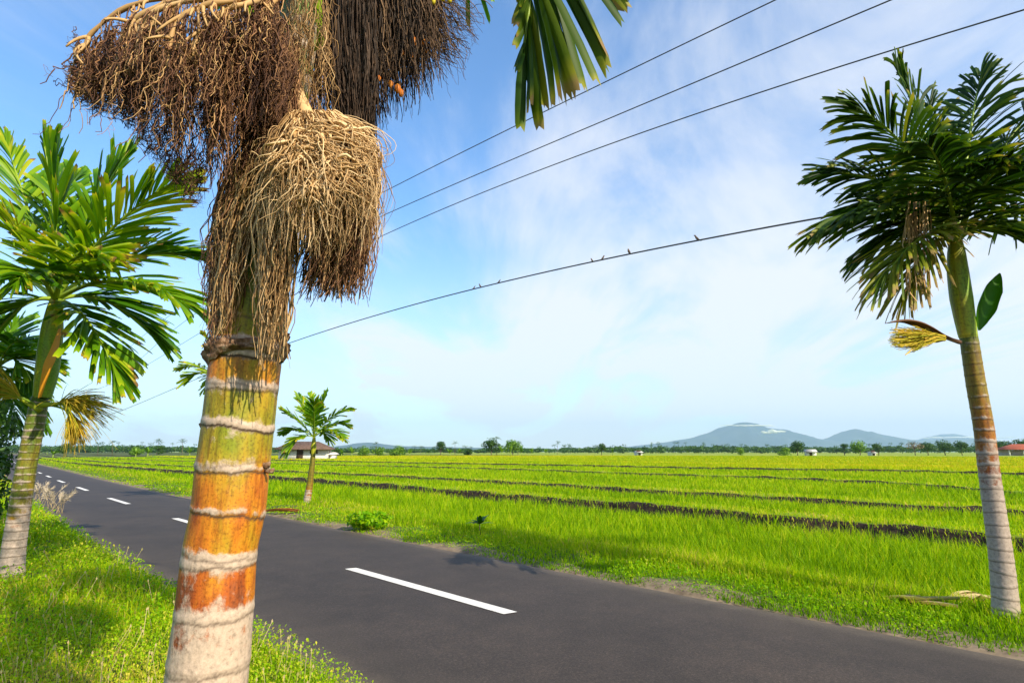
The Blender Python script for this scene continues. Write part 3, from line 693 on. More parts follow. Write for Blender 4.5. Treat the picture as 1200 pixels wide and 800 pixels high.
    m = r.uniform(0, 1, len(x)) < .10+.5*np.exp(-(((x+3.2)/1.6)**2+((y-3.4)/1.3)**2)); x, y, d, s, t = [q[m] for q in (x, y, d, s, t)]
    z = ground_z(s, t); h = r.uniform(.16, .30, len(x)); n = len(x); lean = r.normal(0, .25, (n, 2)); w = .0015+.0004*d
    B = np.stack([x, y, z], 1); Tp = B+np.stack([lean[:, 0]*h, lean[:, 1]*h, h], 1); cc = np.array([1., 0, 0])*w[:, None]*.5
    hd = (.004+.0007*d)[:, None]*np.array([1., 0, 0]); hz_ = (.006+.001*d)[:, None]*np.array([0, 0, 1.])
    V = np.stack([B-cc, B+cc, Tp+cc, Tp-cc, Tp-hd, Tp-hz_, Tp+hd, Tp+hz_*1.5], 1).reshape(-1, 3); i = np.arange(n)*8
    Q = np.concatenate([np.stack([i, i+1, i+2, i+3], 1), np.stack([i+4, i+5, i+6, i+7], 1)])
    tag(mk('seed_stems', V, Q, M['straw'], attrs={'rnd': np.repeat(r.uniform(0, 1, n), 8)}), 'pale dry seed stems standing in the near verge grass', 'grass', kind='stuff')
verge()

# ------------------------------------------------------------------ palms
def tube_trunk(name, pts, rad, rings, mat, parent, nseg=64, nrow=420, hue=None, lich=None, ring_amp=.05, ragged=0.0, seed=0, ringw=.012, topcut=None):
    """trunk along centre line, rings = list of arc parameters 0..1; hue/lich = [(u,val)..]"""
    C = spline(pts, nrow); u = np.linspace(0, 1, nrow)
    m = len(pts); rr = np.interp(u*(m-1), np.arange(m), rad)
    seg = np.linalg.norm(np.diff(C, axis=0), axis=1); L = seg.sum(); arc = np.concatenate([[0], np.cumsum(seg)])/L
    T = unit(np.gradient(C, axis=0)); A = unit(np.cross(T, [0.1, -1, .05])); B = np.cross(T, A)
    th = np.linspace(0, 2*math.pi, nseg, endpoint=False); r = np.random.default_rng(seed)
    ct, sn = np.cos(th), np.sin(th)
    R_ = np.repeat(rr[:, None], nseg, 1).astype(float); LI = np.repeat(np.interp(arc, *zip(*lich))[:, None], nseg, 1); HU = np.repeat(np.interp(arc, *zip(*hue))[:, None], nseg, 1); RG = np.zeros((nrow, nseg))
    prev = 0
    for q in sorted(rings):
        q, amp = (q if isinstance(q, tuple) else (q, 1.0))
        ph = r.uniform(0, 6.28); tilt = r.normal(0, ringw*.5)
        qq = q+tilt*np.cos(th-ph)+ringw*.18*ragged*np.sin(th*3+ph)+ringw*.12*ragged*np.sin(th*7+ph*2)+ringw*.08*r.normal(size=nseg)*ragged
        dd = (arc[:, None]-qq[None])/ringw
        R_ += rr[:, None]*ring_amp*amp*(np.exp(-dd**2*1.5)-.35*np.exp(-(dd+1.3)**2*3)+.35*np.exp(-np.maximum(dd, 0)*.6)*(dd > 0)*.5)
        LI += .10*amp*np.exp(-(dd*.33)**2)+.20*amp*np.exp(-(dd*1.1)**2)
        RG = np.maximum(RG, .8*amp*np.exp(-((dd+.95)*3.2)**2))
    R_ *= 1+.012*np.sin(th*2+1)[None]+.008*r.normal(size=(nrow, nseg)).cumsum(0)/math.sqrt(nrow)
    V = C[:, None]+R_[..., None]*(ct[None, :, None]*A[:, None]+sn[None, :, None]*B[:, None])
    i = np.arange(nrow-1)[:, None]*nseg; j = np.arange(nseg)[None]; j2 = (j+1) % nseg
    Q = np.stack([i+j, i+j2, i+nseg+j2, i+nseg+j], -1).reshape(-1, 4)
    V = np.concatenate([V.reshape(-1, 3), C[-1:]]); e = (nrow-1)*nseg; jj = np.arange(nseg)
    T3 = np.stack([e+jj, e+(jj+1) % nseg, np.full(nseg, nrow*nseg)], 1)
    return mk(name, V, [Q, T3], mat, parent, {'hue': np.append(HU, HU[-1, 0]), 'lich': np.append(LI, LI[-1, 0]), 'ring': np.append(RG, 0)}, smooth=True)

def frond(parent, P0, P1, P2, n=24, L=.7, W=.04, a0=72, a1=18, droop=.25, seed=0, mat=None, nref=None, vee=.25, start=.16, rs=(.016, .004), fresh=.5, tips=.25, ragged=.12, clump=0, tipw=.45, stalkmat=None, prof=None, lop=1.0):
    """pinnate frond: stalk + leaflets with folded blades and cut tips"""
    r = np.random.default_rng(seed); C = bez(P0, P1, P2, 40); Tn = unit(np.gradient(C, axis=0))
    up = np.array([0, 0, 1.]) if nref is None else unit(np.array(nref, dtype=float))
    acc = Acc(); vs = np.array([0, .18, .45, .72, .92, 1.0])
    wp = np.array([.30, .72, .95, 1, .95, tipw])
    for sd in (-1, 1):
        for k in range(n):
            u = start+(1-start)*((k+.5+r.uniform(-.25, .25))/n)
            f = u*39; i = min(int(f), 38); q = f-i; p = C[i]*(1-q)+C[i+1]*q; T = Tn[i]
            N = unit(up-T*np.dot(up, T)); S = np.cross(T, N)*sd
            w_ = (u-start)/(1-start); ang = R(a0+(a1-a0)*w_**1.1+r.normal(0, 5))
            d = unit(T*math.cos(ang)+S*math.sin(ang)+N*(vee+r.normal(0, .10)))
            Lp = (.55+.45*math.sin(min(1, w_*1.9)*math.pi/2))*(1-.50*max(0, w_-.45)/.55) if prof is None else np.interp(w_, *zip(*prof))
            Lk = L*Lp*r.uniform(1-ragged, 1+ragged*.6)*(lop if sd > 0 else 1); dr = droop*r.uniform(.6, 1.5)
            Wk = W*r.uniform(.75, 1.25)*(.7+.3*Lp)
            cen = p+d*(Lk*vs)[:, None]+np.array([0, 0, -1.])*(dr*Lk*vs**2)[:, None]+S*(r.normal(0, .04)*Lk*vs**2)[:, None]
            td = unit(np.gradient(cen, axis=0)); X = unit(T*(1.0)+N*r.normal(0, .35)-td*np.sum(td*T, 1)[:, None]); F_ = np.cross(td, X)
            hw = (Wk/2*wp)[:, None]
            l_ = cen-X*hw; m_ = cen+F_*hw*.35*sd; r_ = cen+X*hw
            jag = r.uniform(-.05, .05, 2)*Lk; l_[-1] += td[-1]*jag[0]; r_[-1] += td[-1]*jag[1]; m_[-1] -= td[-1]*Lk*.04
            V = np.concatenate([l_, m_, r_]); ii = np.arange(5)
            base = np.clip(fresh+r.normal(0, .13), 0, .86)
            av = np.clip(base+np.where(vs > .9, tips*r.uniform(0, 1.4), 0)+(vs > .97)*tips*.5, 0, 1)
            acc.add(V, np.concatenate([np.stack([ii, ii+6, ii+7, ii+1], 1), np.stack([ii+6, ii+12, ii+13, ii+7], 1)]), a=np.tile(av, 3))
    o = acc.build('frond', mat or M['palmleaf'], parent, smooth=False)
    st_ = Acc(); tube(st_, C, np.linspace(rs[0], rs[1], 40), 7, a=.6)
    st_.build('leaf_stalk', stalkmat or M['stalk'], o, True)
    return o
def strands(acc, O, P1, P2, rad, r, K=14, wave=.012, a=None, taper=.5, freq=9):
    """many thin curved fibres: O,P1,P2 arrays (n,3)"""
    n = len(O); u = np.linspace(0, 1, K)[None, :, None]
    P = (1-u)**2*O[:, None]+2*u*(1-u)*P1[:, None]+u*u*P2[:, None]
    ph = r.uniform(0, 6.28, (n, 3, 3)); uu = np.linspace(0, 1, K)
    for q, fr in enumerate((freq*.5, freq, freq*2.1)):
        P += wave*(1, .6, .3)[q]*np.sin(uu[None, :, None]*fr+ph[:, None, :, q])*np.sqrt(uu)[None, :, None]
    T = unit(np.gradient(P, axis=1)); A = unit(np.cross(T, [0.2, -1, .1])); B = np.cross(T, A)
    rd = (rad*np.clip(r.lognormal(-.08, .42, n), .35, 2.6))[:, None, None]*(1-taper*uu)[None, :, None]
    ring = [P+rd*(math.cos(g)*A+math.sin(g)*B) for g in (0, 2.094, 4.189)]
    V = np.stack(ring, 2).reshape(-1, 3)
    base = (np.arange(n)*K*3)[:, None, None]+(np.arange(K-1)*3)[None, :, None]+np.arange(3)[None, None]
    j2 = (np.arange(3)+1) % 3; b2 = (np.arange(n)*K*3)[:, None, None]+(np.arange(K-1)*3)[None, :, None]+j2[None, None]
    Q = np.stack([base, b2, b2+3, base+3], -1).reshape(-1, 4)
    if a is None: a = r.uniform(0, 1, n)
    acc.add(V, Q, a=np.repeat(a, K*3))
def pxs(xs, ys, Ys): return np.array([tuple(px(a, b, c)) for a, b, c in zip(xs, ys, Ys)])

# ---- main palm
def main_palm():
    Y0 = 1.75
    base = px(242, 800, Y0); top = px(354, 0, Y0)
    rows = [(242, 800, 100), (251, 720, 94), (258, 647, 88), (268, 597, 88), (273, 548, 87), (279.5, 498, 85), (285, 449, 84), (291, 400, 85), (297, 350, 82), (303, 300, 78), (312, 230, 70), (325, 170, 58), (336, 120, 48), (346, 60, 46), (354, 0, 43), (362, -80, 46), (368, -170, 56), (372, -300, 40)]
    pts = [px(x, y, Y0) for x, y, w in rows]; rad = [psize(w, p)/2 for (x, y, w), p in zip(rows, pts)]
    # continue down to the ground
    dn = (pts[0]-pts[1]).normalized(); gz = gzxy(pts[0].x, pts[0].y)
    low = [pts[0]+dn*((pts[0].z-gz+.05)*f) for f in (1.0, .66, .33)]
    pts = low+pts; rad = [rad[0]*1.45, rad[0]*1.18, rad[0]*1.06]+rad
    root = empty('palm_tree', tuple(low[0])); tag(root, 'nearest palm with thick orange and grey ringed trunk and shaggy dead brown flower clusters', 'palm tree')
    C = spline(pts, 420); arc = np.concatenate([[0], np.cumsum(np.linalg.norm(np.diff(C, axis=0), axis=1))]); arc /= arc[-1]
    pixy = []
    for c in C:
        d = Vector(c)-Vector((0, 0, CAM_H)); zc = d.y*math.cos(PITCH)+d.z*math.sin(PITCH); yc = -d.y*math.sin(PITCH)+d.z*math.cos(PITCH); pixy.append(400-FPX*yc/zc)
    pixy = np.array(pixy); U = lambda y: float(np.interp(-y, -pixy, arc))
    rings = [(U(y), a) for y, a in ((850, 1), (905, 1), (775, .9), (770, .4), (714, .9), (655, .9), (645, .7), (597, 1.25), (548, 1.2), (541, .5), (498, 1.5), (456, .9), (449, .7), (417, 1.8), (404, 1.2), (376, .9), (345, .7), (318, .5), (290, .5), (262, .5), (235, .5), (150, .6), (120, .8), (95, .7), (60, .8), (35, .6), (8, .8), (-30, .6))]
    hue = [(0, .9), (U(800), .85), (U(714), .82), (U(655), .76), (U(650), .68), (U(600), .64), (U(552), .56), (U(545), .50), (U(500), .40), (U(460), .42), (U(452), .62), (U(425), .62), (U(412), 1.0), (U(402), .95), (U(398), .34), (U(376), .33), (U(340), .22), (U(280), .1), (U(150), .08), (1, .05)]
    hue = sorted(hue); 
    lich = sorted([(0, .60), (U(775), .55), (U(722), .46), (U(700), .30), (U(670), .26), (U(650), .30), (U(630), .10), (U(600), .10), (U(560), .06), (U(520), .18), (U(500), .24), (U(480), .14), (U(455), .22), (U(440), .06), (U(405), .2), (U(385), .12), (U(350), .1), (U(160), .32), (U(60), .34), (U(0), .3), (1, .15)])
    tube_trunk('trunk', pts, rad, rings, M['trunkmain'], root, nseg=120, nrow=700, hue=hue, lich=lich, ring_amp=.015, ragged=1.2, seed=4, ringw=.0028)
    r = np.random.default_rng(11)
    # torn brown husk ring left by an old leaf
    a = Acc(); cc = C[np.argmin(abs(pixy-411))]; rd = psize(85, px(290, 411, Y0))/2; n = 90; th = np.linspace(0, 2*math.pi, n, endpoint=False); m = 14
    tilt = .012*np.cos(th-.3); V = []
    for j in range(m):
        g = j/(m-1); ou = .002+.013*math.sin(g*math.pi)**.6
        lump = np.array([mnoise.fractal(Vector((math.cos(q)*3, math.sin(q)*3, g*5)), 1., 2.1, 5) for q in th])
        R_ = rd*(.985+.0)+ou*(1+1.3*lump)+.006*(np.sin(th*1+2.6) > .3)
        V.append(np.stack([cc[0]+np.cos(th)*R_, cc[1]+np.sin(th)*R_, cc[2]+(g-.5)*.062*(1+.5*np.sin(th*2+1))+tilt+.008*lump], 1))
    i = np.arange(m-1)[:, None]*n; j = np.arange(n)[None]; a.add(np.concatenate(V), np.stack([i+j, i+(j+1) % n, i+n+(j+1) % n, i+n+j], -1).reshape(-1, 4))
    a.build('torn_leaf_scar', M['husk'], root, True)
    for k, (xp, yp, s_) in enumerate(((330, 405, 1.3), (328, 413, 1), (238, 499, 1), (231, 546, .8), (313, 545, .9), (229, 601, .8), (318, 552, .7), (324, 350, .8))):
        a = Acc(); P = px(xp, yp, Y0-.02); d = Vector((1 if xp > 290 else -1, -.3, 0))
        tube(a, [P-d*.02, P+d*.002, P+d*.010*s_+Vector((0, 0, .008))], [.008*s_, .011*s_, .004], 7, a=.2); a.build('bark_stub', M['husk'], root, True)
    # --- right/centre bulb of old tan flower strands
    def group(mat, n, ox, oy, oY, p1, p2, rad, wave, K=14, amin=0, amax=1, freq=9, taper=.5):
        """p1,p2: functions (r,n,ox)->xs,ys,Ys"""
        X0 = r.uniform(*ox, n); Y_0 = r.uniform(*oy, n); D0 = r.uniform(*oY, n); x1, y1, d1 = p1(X0, Y_0); x2, y2, d2 = p2(X0, Y_0, x1, y1)
        A_ = Acc(); strands(A_, pxs(X0, Y_0, D0), pxs(x1, y1, d1), pxs(x2, y2, d2), rad, r, K, wave, a=r.uniform(amin, amax, n), freq=freq, taper=taper)
        return A_
    uni = lambda a, b, n: r.uniform(a, b, n)
    # core stub the strands grow from
    st_ = Acc(); tube(st_, [px(345, 90, 1.72), px(352, 115, 1.63), px(362, 145, 1.58), px(375, 170, 1.56)], [.014, .018, .028, .02], 10, a=.7)
    n = 1700
    A1 = group('fibre', n, (338, 392), (128, 175), (1.50, 1.62), lambda X, Y: (X+(X-352)*uni(.5, 2.6, n)+uni(-22, 22, n), uni(128, 200, n)+abs(X-362)*.45, uni(1.32, 1.60, n)),
               lambda X, Y, x1, y1: (np.minimum(np.clip(x1+uni(-22, 24, n), 292, 441), 441-60*uni(0, 1, n)**3), 190+115*uni(0, 1, n)**1.6-np.maximum(0, 330-x1)*.1, uni(1.38, 1.62, n)), .0021, .012, K=18, amin=.0, amax=1.1, taper=.75)
    n = 420  # crossing, messy tufts on the top
    th = r.uniform(0, 6.28, n); rr_ = r.uniform(.3, 1, n)
    X0 = 372+55*np.cos(th)*rr_; Y_0 = 188+48*np.sin(th)*rr_; dep = 1.47-.06*np.sqrt(np.maximum(0, 1-rr_**2)); an = r.uniform(-.6, 2.6, n); ln = r.uniform(25, 75, n)
    X2 = np.clip(X0+np.cos(an)*ln, 275, 443); Y2 = Y_0+np.abs(np.sin(an))*ln
    strands(A1, pxs(X0, Y_0, dep), pxs((X0+X2)/2+r.normal(0, 14, n), (Y_0+Y2)/2-r.uniform(0, 18, n), dep-.05), pxs(X2, Y2, dep+r.uniform(-.02, .06, n)), .0028, r, 12, .010, a=r.uniform(.3, 1.2, n), taper=.8)
    st_.v += A1.v; st_.a += A1.a; st_.q += [q+st_.n for q in A1.q]; st_.n += A1.n
    bo = st_.build('dead_flower_cluster', M['fibre'], root)
    # loose brown fill over the trunk between the bunches
    n = 750
    AF = group('fibrebrown', n, (285, 352), (40, 165), (1.58, 1.70), lambda X, Y: (X+uni(-16, 6, n), Y+uni(20, 50, n), uni(1.52, 1.66, n)),
               lambda X, Y, x1, y1: (x1+uni(-16, 8, n), y1+uni(25, 90, n), uni(1.52, 1.68, n)), .0017, .012, K=14, amin=.1, amax=1.05, freq=16)
    AF.build('dead_flower_cluster', M['fibrebrown'], root)
    # dark fibres hanging behind the upper trunk
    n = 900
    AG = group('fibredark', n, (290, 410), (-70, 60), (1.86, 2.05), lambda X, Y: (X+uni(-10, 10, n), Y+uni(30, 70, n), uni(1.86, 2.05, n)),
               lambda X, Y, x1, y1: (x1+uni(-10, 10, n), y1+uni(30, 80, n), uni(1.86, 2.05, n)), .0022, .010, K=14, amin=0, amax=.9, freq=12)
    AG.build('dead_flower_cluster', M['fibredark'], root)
    n = 160
    AH = group('fibre', n, (318, 385), (-40, 70), (1.60, 1.68), lambda X, Y: (X+uni(-12, 12, n), Y+uni(25, 60, n), uni(1.58, 1.66, n)),
               lambda X, Y, x1, y1: (x1+uni(-14, 14, n), y1+uni(20, 60, n), uni(1.58, 1.68, n)), .0016, .014, K=14, amin=0, amax=.7, freq=14)
    AH.build('dead_flower_cluster', M['fibre'], root)
    # right outer skin of bulb going round the right side and under
    n = 1400
    A2 = group('fibrebrown', n, (365, 425), (160, 215), (1.50, 1.72), lambda X, Y: (X+uni(5, 42, n), uni(200, 270, n), uni(1.42, 1.80, n)),
               lambda X, Y, x1, y1: (np.clip(X*.6+uni(125, 190, n), 350, 428), np.clip(uni(255, 352, n), 0, 352), uni(1.48, 1.75, n)), .0021, .012, K=16, amin=.35, amax=1.0, freq=14)
    A2.build('dead_flower_cluster', M['fibrebrown'], root)
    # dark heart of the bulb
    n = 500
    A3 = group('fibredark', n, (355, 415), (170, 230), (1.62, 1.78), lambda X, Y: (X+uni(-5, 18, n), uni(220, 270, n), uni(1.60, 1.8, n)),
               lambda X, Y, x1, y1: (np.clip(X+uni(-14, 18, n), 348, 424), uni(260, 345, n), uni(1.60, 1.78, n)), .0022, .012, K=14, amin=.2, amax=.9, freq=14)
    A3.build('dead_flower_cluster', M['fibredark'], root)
    # left hanging bunch
    n = 340
    A4 = group('fibre', n, (275, 325), (185, 225), (1.52, 1.70), lambda X, Y: (X*.5+uni(105, 150, n), uni(215, 290, n), uni(1.50, 1.70, n)),
               lambda X, Y, x1, y1: (np.clip(X*.35+uni(145, 172, n), 240, 280), uni(290, 400, n), uni(1.60, 1.78, n)), .0024, .011, K=18, amin=0, amax=.75, freq=16)
    A4.build('dead_flower_cluster', M['fibre'], root)
    n = 420
    A4b = group('fibrebrown', n, (265, 310), (180, 230), (1.55, 1.78), lambda X, Y: (X*.5+uni(100, 140, n), uni(215, 290, n), uni(1.55, 1.75, n)),
               lambda X, Y, x1, y1: (np.clip(X*.35+uni(142, 175, n), 238, 285), uni(300, 412, n), uni(1.62, 1.82, n)), .0017, .013, K=18, amin=.2, amax=1, freq=18)
    A4b.build('dead_flower_cluster', M['fibrebrown'], root)
    # centre hanging bunch
    n = 400
    A5 = group('fibre', n, (310, 350), (190, 240), (1.48, 1.60), lambda X, Y: (X+uni(-22, 10, n), uni(245, 320, n), uni(1.46, 1.58, n)),
               lambda X, Y, x1, y1: (np.clip(X*.4+uni(172, 200, n), 296, 340), np.clip(r.normal(360, 40, n), 270, 426), uni(1.50, 1.62, n)), .0024, .010, K=18, amin=0, amax=.85, freq=15)
    A5.build('dead_flower_cluster', M['fibre'], root)
    # old thin pale stem beside the trunk
    a = Acc(); tube(a, [px(352, 270, 1.60), px(345, 330, 1.58), px(338, 375, 1.60), px(330, 420, 1.63)], [.003, .0035, .004, .003], 6, a=.9)
    a.build('dead_stem', M['fibre'], root)
    # --- upper left spray: branching tan stalks with curly dark strands
    br = [[(350, -60, 1.7), (290, -30, 1.6), (215, -8, 1.55), (150, 8, 1.55), (108, 38, 1.56), (96, 62, 1.57)],
          [(350, -50, 1.7), (260, -18, 1.55), (190, 5, 1.5), (150, 30, 1.5), (138, 66, 1.5)],
          [(350, -40, 1.7), (280, -8, 1.5), (215, 2, 1.46), (170, 22, 1.45), (158, 74, 1.46)],
          [(350, -40, 1.72), (290, -5, 1.48), (235, 8, 1.43), (205, 30, 1.42), (196, 80, 1.42)],
          [(350, -30, 1.7), (300, 0, 1.5), (262, 12, 1.45), (232, 45, 1.45), (214, 82, 1.46)],
          [(350, -30, 1.7), (320, -8, 1.58), (285, 0, 1.52), (248, 30, 1.5), (226, 74, 1.5)],
          [(350, -20, 1.72), (322, 0, 1.6), (300, 25, 1.56), (278, 60, 1.55), (268, 95, 1.55)]]
    a = Acc(); src = []
    for k, b in enumerate(br):
        P = spline([px(q[0], q[1], q[2]-.10*(j_ > 0)) for j_, q in enumerate(b)], 26); tube(a, P, np.linspace(.010, .0045, 26)*(1+.25*np.sin(np.arange(26)*1.3)), 8, a=.45+.1*(k % 3)); src.append(P[5:])
        for j in range(7):
            i0 = r.integers(8, 24); p = P[i0]; e = p+np.array([r.normal(0, .035), r.normal(0, .035), -r.uniform(.03, .10)])
            tube(a, bez(p, (p+e)/2+np.array([r.normal(0, .02), 0, .015]), e, 6), np.linspace(.006, .0025, 6), 5, a=.55)
    src = np.concatenate(src)
    low_x = [85, 95, 110, 130, 150, 165, 190, 215, 235, 255, 270, 290, 310, 345]; low_y = [78, 108, 120, 124, 132, 150, 190, 214, 232, 222, 195, 165, 155, 135]
    a.build('flower_stalk', M['fibre'], root, True); a = Acc()
    nn = 420; i_ = r.integers(0, len(src), nn); O_ = src[i_]+r.normal(0, .006, (nn, 3)); E_ = O_+np.stack([r.normal(0, .03, nn), r.normal(-.02, .02, nn), -r.uniform(.08, .30, nn)], 1)
    strands(a, O_, (O_+E_)/2+r.normal(0, .015, (nn, 3)), E_, .0019, r, 18, .009, a=r.uniform(.2, 1.1, nn), freq=24)
    n = 1800
    tcn = np.sort(r.uniform(92, 332, 34)); tln = r.uniform(.55, 1.08, 34); tk = r.integers(0, 34, n); X0 = np.clip(tcn[tk]+r.normal(0, 5.5, n), 88, 338); D0 = uni(1.42, 1.68, n); Y_0 = np.clip(np.interp(X0, [90, 110, 150, 200, 300, 340], [62, 40, 22, 12, 10, 20])+uni(0, 62, n), 0, 105)
    bot = np.interp(X0, low_x, low_y); Y2 = Y_0+(bot*1.03-Y_0)*uni(.3, 1.0, n)**.6*tln[tk]; X2 = tcn[tk]+(X0-tcn[tk])*.6+r.normal(0, 4, n)-4
    strands(a, pxs(X0, Y_0, D0), pxs(X0+r.normal(0, 14, n), (Y_0+Y2)/2-8, D0+r.normal(0, .03, n)), pxs(X2, Y2, D0+r.normal(0, .04, n)), .0017, r, 20, .0085, a=r.uniform(0, .95, n), freq=26)
    n = 500  # curls on the rim
    X0 = uni(88, 240, n); bot = np.interp(X0, low_x, low_y); D0 = uni(1.45, 1.65, n); Y_0 = bot-uni(0, 60, n)
    strands(a, pxs(X0, Y_0, D0), pxs(X0-6, Y_0+12, D0), pxs(X0-uni(-6, 12, n), np.minimum(Y_0+uni(8, 40, n), bot+8), D0), .0012, r, 14, .010, a=r.uniform(0, .6, n), freq=26)
    a.build('dead_flower_cluster', M['fibrebrown'], root)
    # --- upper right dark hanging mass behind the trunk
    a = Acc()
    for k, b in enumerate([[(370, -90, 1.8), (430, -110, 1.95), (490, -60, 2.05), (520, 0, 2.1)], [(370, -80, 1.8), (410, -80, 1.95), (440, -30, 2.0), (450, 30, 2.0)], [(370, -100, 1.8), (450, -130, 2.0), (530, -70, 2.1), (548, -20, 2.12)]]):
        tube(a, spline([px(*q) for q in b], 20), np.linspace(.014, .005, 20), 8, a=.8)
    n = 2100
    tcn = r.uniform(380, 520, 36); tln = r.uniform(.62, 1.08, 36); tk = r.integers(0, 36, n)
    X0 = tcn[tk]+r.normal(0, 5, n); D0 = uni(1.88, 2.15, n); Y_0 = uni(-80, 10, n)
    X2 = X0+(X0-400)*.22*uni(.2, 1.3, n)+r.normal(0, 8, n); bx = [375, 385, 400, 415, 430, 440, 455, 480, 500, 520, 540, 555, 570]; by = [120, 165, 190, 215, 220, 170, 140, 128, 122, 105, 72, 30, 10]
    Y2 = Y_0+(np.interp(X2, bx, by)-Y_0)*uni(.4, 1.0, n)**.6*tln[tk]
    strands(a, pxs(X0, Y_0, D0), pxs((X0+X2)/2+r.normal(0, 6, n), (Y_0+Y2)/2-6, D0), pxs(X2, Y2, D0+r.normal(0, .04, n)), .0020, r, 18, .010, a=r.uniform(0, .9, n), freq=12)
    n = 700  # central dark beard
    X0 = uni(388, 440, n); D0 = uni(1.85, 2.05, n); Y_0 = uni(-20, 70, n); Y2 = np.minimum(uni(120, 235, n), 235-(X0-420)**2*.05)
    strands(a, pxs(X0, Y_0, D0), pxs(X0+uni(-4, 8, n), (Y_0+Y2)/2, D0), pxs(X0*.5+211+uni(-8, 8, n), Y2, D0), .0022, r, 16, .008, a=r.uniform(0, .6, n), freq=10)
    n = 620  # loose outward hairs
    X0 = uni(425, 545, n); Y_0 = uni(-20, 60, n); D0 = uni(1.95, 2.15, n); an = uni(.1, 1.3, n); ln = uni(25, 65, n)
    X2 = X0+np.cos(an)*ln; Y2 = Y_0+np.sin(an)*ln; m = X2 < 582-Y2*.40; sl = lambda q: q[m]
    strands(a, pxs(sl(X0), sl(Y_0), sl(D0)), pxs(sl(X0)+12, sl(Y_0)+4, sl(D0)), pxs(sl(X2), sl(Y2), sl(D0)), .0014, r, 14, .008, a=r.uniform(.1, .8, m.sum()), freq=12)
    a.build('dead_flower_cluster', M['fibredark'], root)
    # orange nuts caught among the strands
    bm = bmesh.new(); bmesh.ops.create_icosphere(bm, subdivisions=2, radius=1); B = np.array([v.co[:] for v in bm.verts]); Fc = np.array([[v.index for v in f.verts] for f in bm.faces]); bm.free()
    for (xp, yp, s) in ((466, 104, .012), (458, 99, .010), (470, 109, .010), (485, 49, .012), (497, 50, .009), (483, 65, .007), (472, 62, .006), (381, 35, .010), (444, 92, .008), (500, 60, .005)):
        a = Acc(); a.add(B*np.array([s, s, s*1.7])+np.array(tuple(px(xp, yp, 1.90))), T=Fc); a.build('fruit', M['nut'], root, True)
    for (xp, yp) in ((508, 2), (519, -2), (527, 0)):
        a = Acc(); a.add(B*np.array([.009, .009, .014])+np.array(tuple(px(xp, yp, 1.9))), T=Fc); a.build('fruit', M['spadix'], root, True)
    # green leaf bases round the upper trunk
    a = Acc()
    for (pp, w) in (([(300, 28, 1.62), (290, 12, 1.6), (296, -4, 1.62), (306, -30, 1.65)], .012), ([(286, 8, 1.6), (300, 14, 1.6), (302, 30, 1.61), (298, 50, 1.62)], .010), ([(372, 60, 1.7), (376, 40, 1.68), (374, 15, 1.7), (370, -20, 1.72)], .014), ([(250, 42, 1.55), (262, 40, 1.55), (278, 44, 1.56), (296, 40, 1.6)], .008)):
        P = spline([px(*q) for q in pp], 14); S = np.array([1, 0, .3])*w
        V = np.concatenate([P-S, P+[0, -.006, 0], P+S]); i = np.arange(13)
        a.add(V, np.concatenate([np.stack([i, i+14, i+15, i+1], 1), np.stack([i+14, i+28, i+29, i+15], 1)]), a=.72)
    a.build('green_leaf_base', M['palmleaf'], root)
    # crown (mostly above the frame) with one frond hanging into it
    top = np.array(tuple(pts[-1]))
    frond(root, top, (0.32, 2.40, 5.3), tuple(px(613, 62, 2.55)), n=58, lop=.36, L=.80, W=.060, a0=66, a1=6, droop=.10, seed=1, nref=(0.05, -1, .15), vee=.02, start=.2, rs=(.022, .008), fresh=.48, tips=.45, ragged=.08, tipw=.7, mat=M['palmdark'], prof=[(0, .7), (.35, .9), (.75, .95), (1, .50)])
    for k, (az, L_, el) in enumerate(((20, 1.9, .5), (75, 1.7, 1.6), (125, 1.8, 1.3), (170, 1.9, .8), (215, 2.0, .5), (262, 1.9, .6), (310, 2.0, .8), (345, 1.8, 1.1))):
        d = np.array([math.cos(R(az)), math.sin(R(az)), 0]); 
        frond(root, top, top+d*L_*.5+[0, 0, L_*el*.8], top+d*L_*1.05+[0, 0, -L_*.1+el*.5], n=24, L=.65, W=.045, seed=20+k, droop=.3, fresh=.45)
main_palm()

def small_crown_palm(): pass

def spray(parent, O, dirp, L, n, spread, r, mat, rad, name='flower_spray', sag=.5, a=None, wave=.01):
    """broom of fine yellow strands from O toward dirp"""
    O = np.array(tuple(O)); d = unit(np.array(tuple(dirp), dtype=float)); A_ = Acc()
    D = unit(d+r.normal(0, spread, (n, 3))); Ls = L*r.uniform(.6, 1.05, n)[:, None]
    st = O+d*L*.25*r.uniform(0, 1, n)[:, None]
    P1 = st+D*Ls*.5+[0, 0, .04*L]; P2 = st+D*Ls+np.array([0, 0, -1.])*sag*Ls*r.uniform(.4, 1.2, n)[:, None]
    strands(A_, st, P1, P2, rad, r, 9, wave*L, a=a if a is not None else r.uniform(0, 1, n), freq=8)
    tube(A_, bez(O-d*L*.35, O-d*L*.05, O+d*L*.25, 8), np.linspace(rad*7, rad*3, 8), 7, a=.1)
    return A_.build(name, mat, parent)

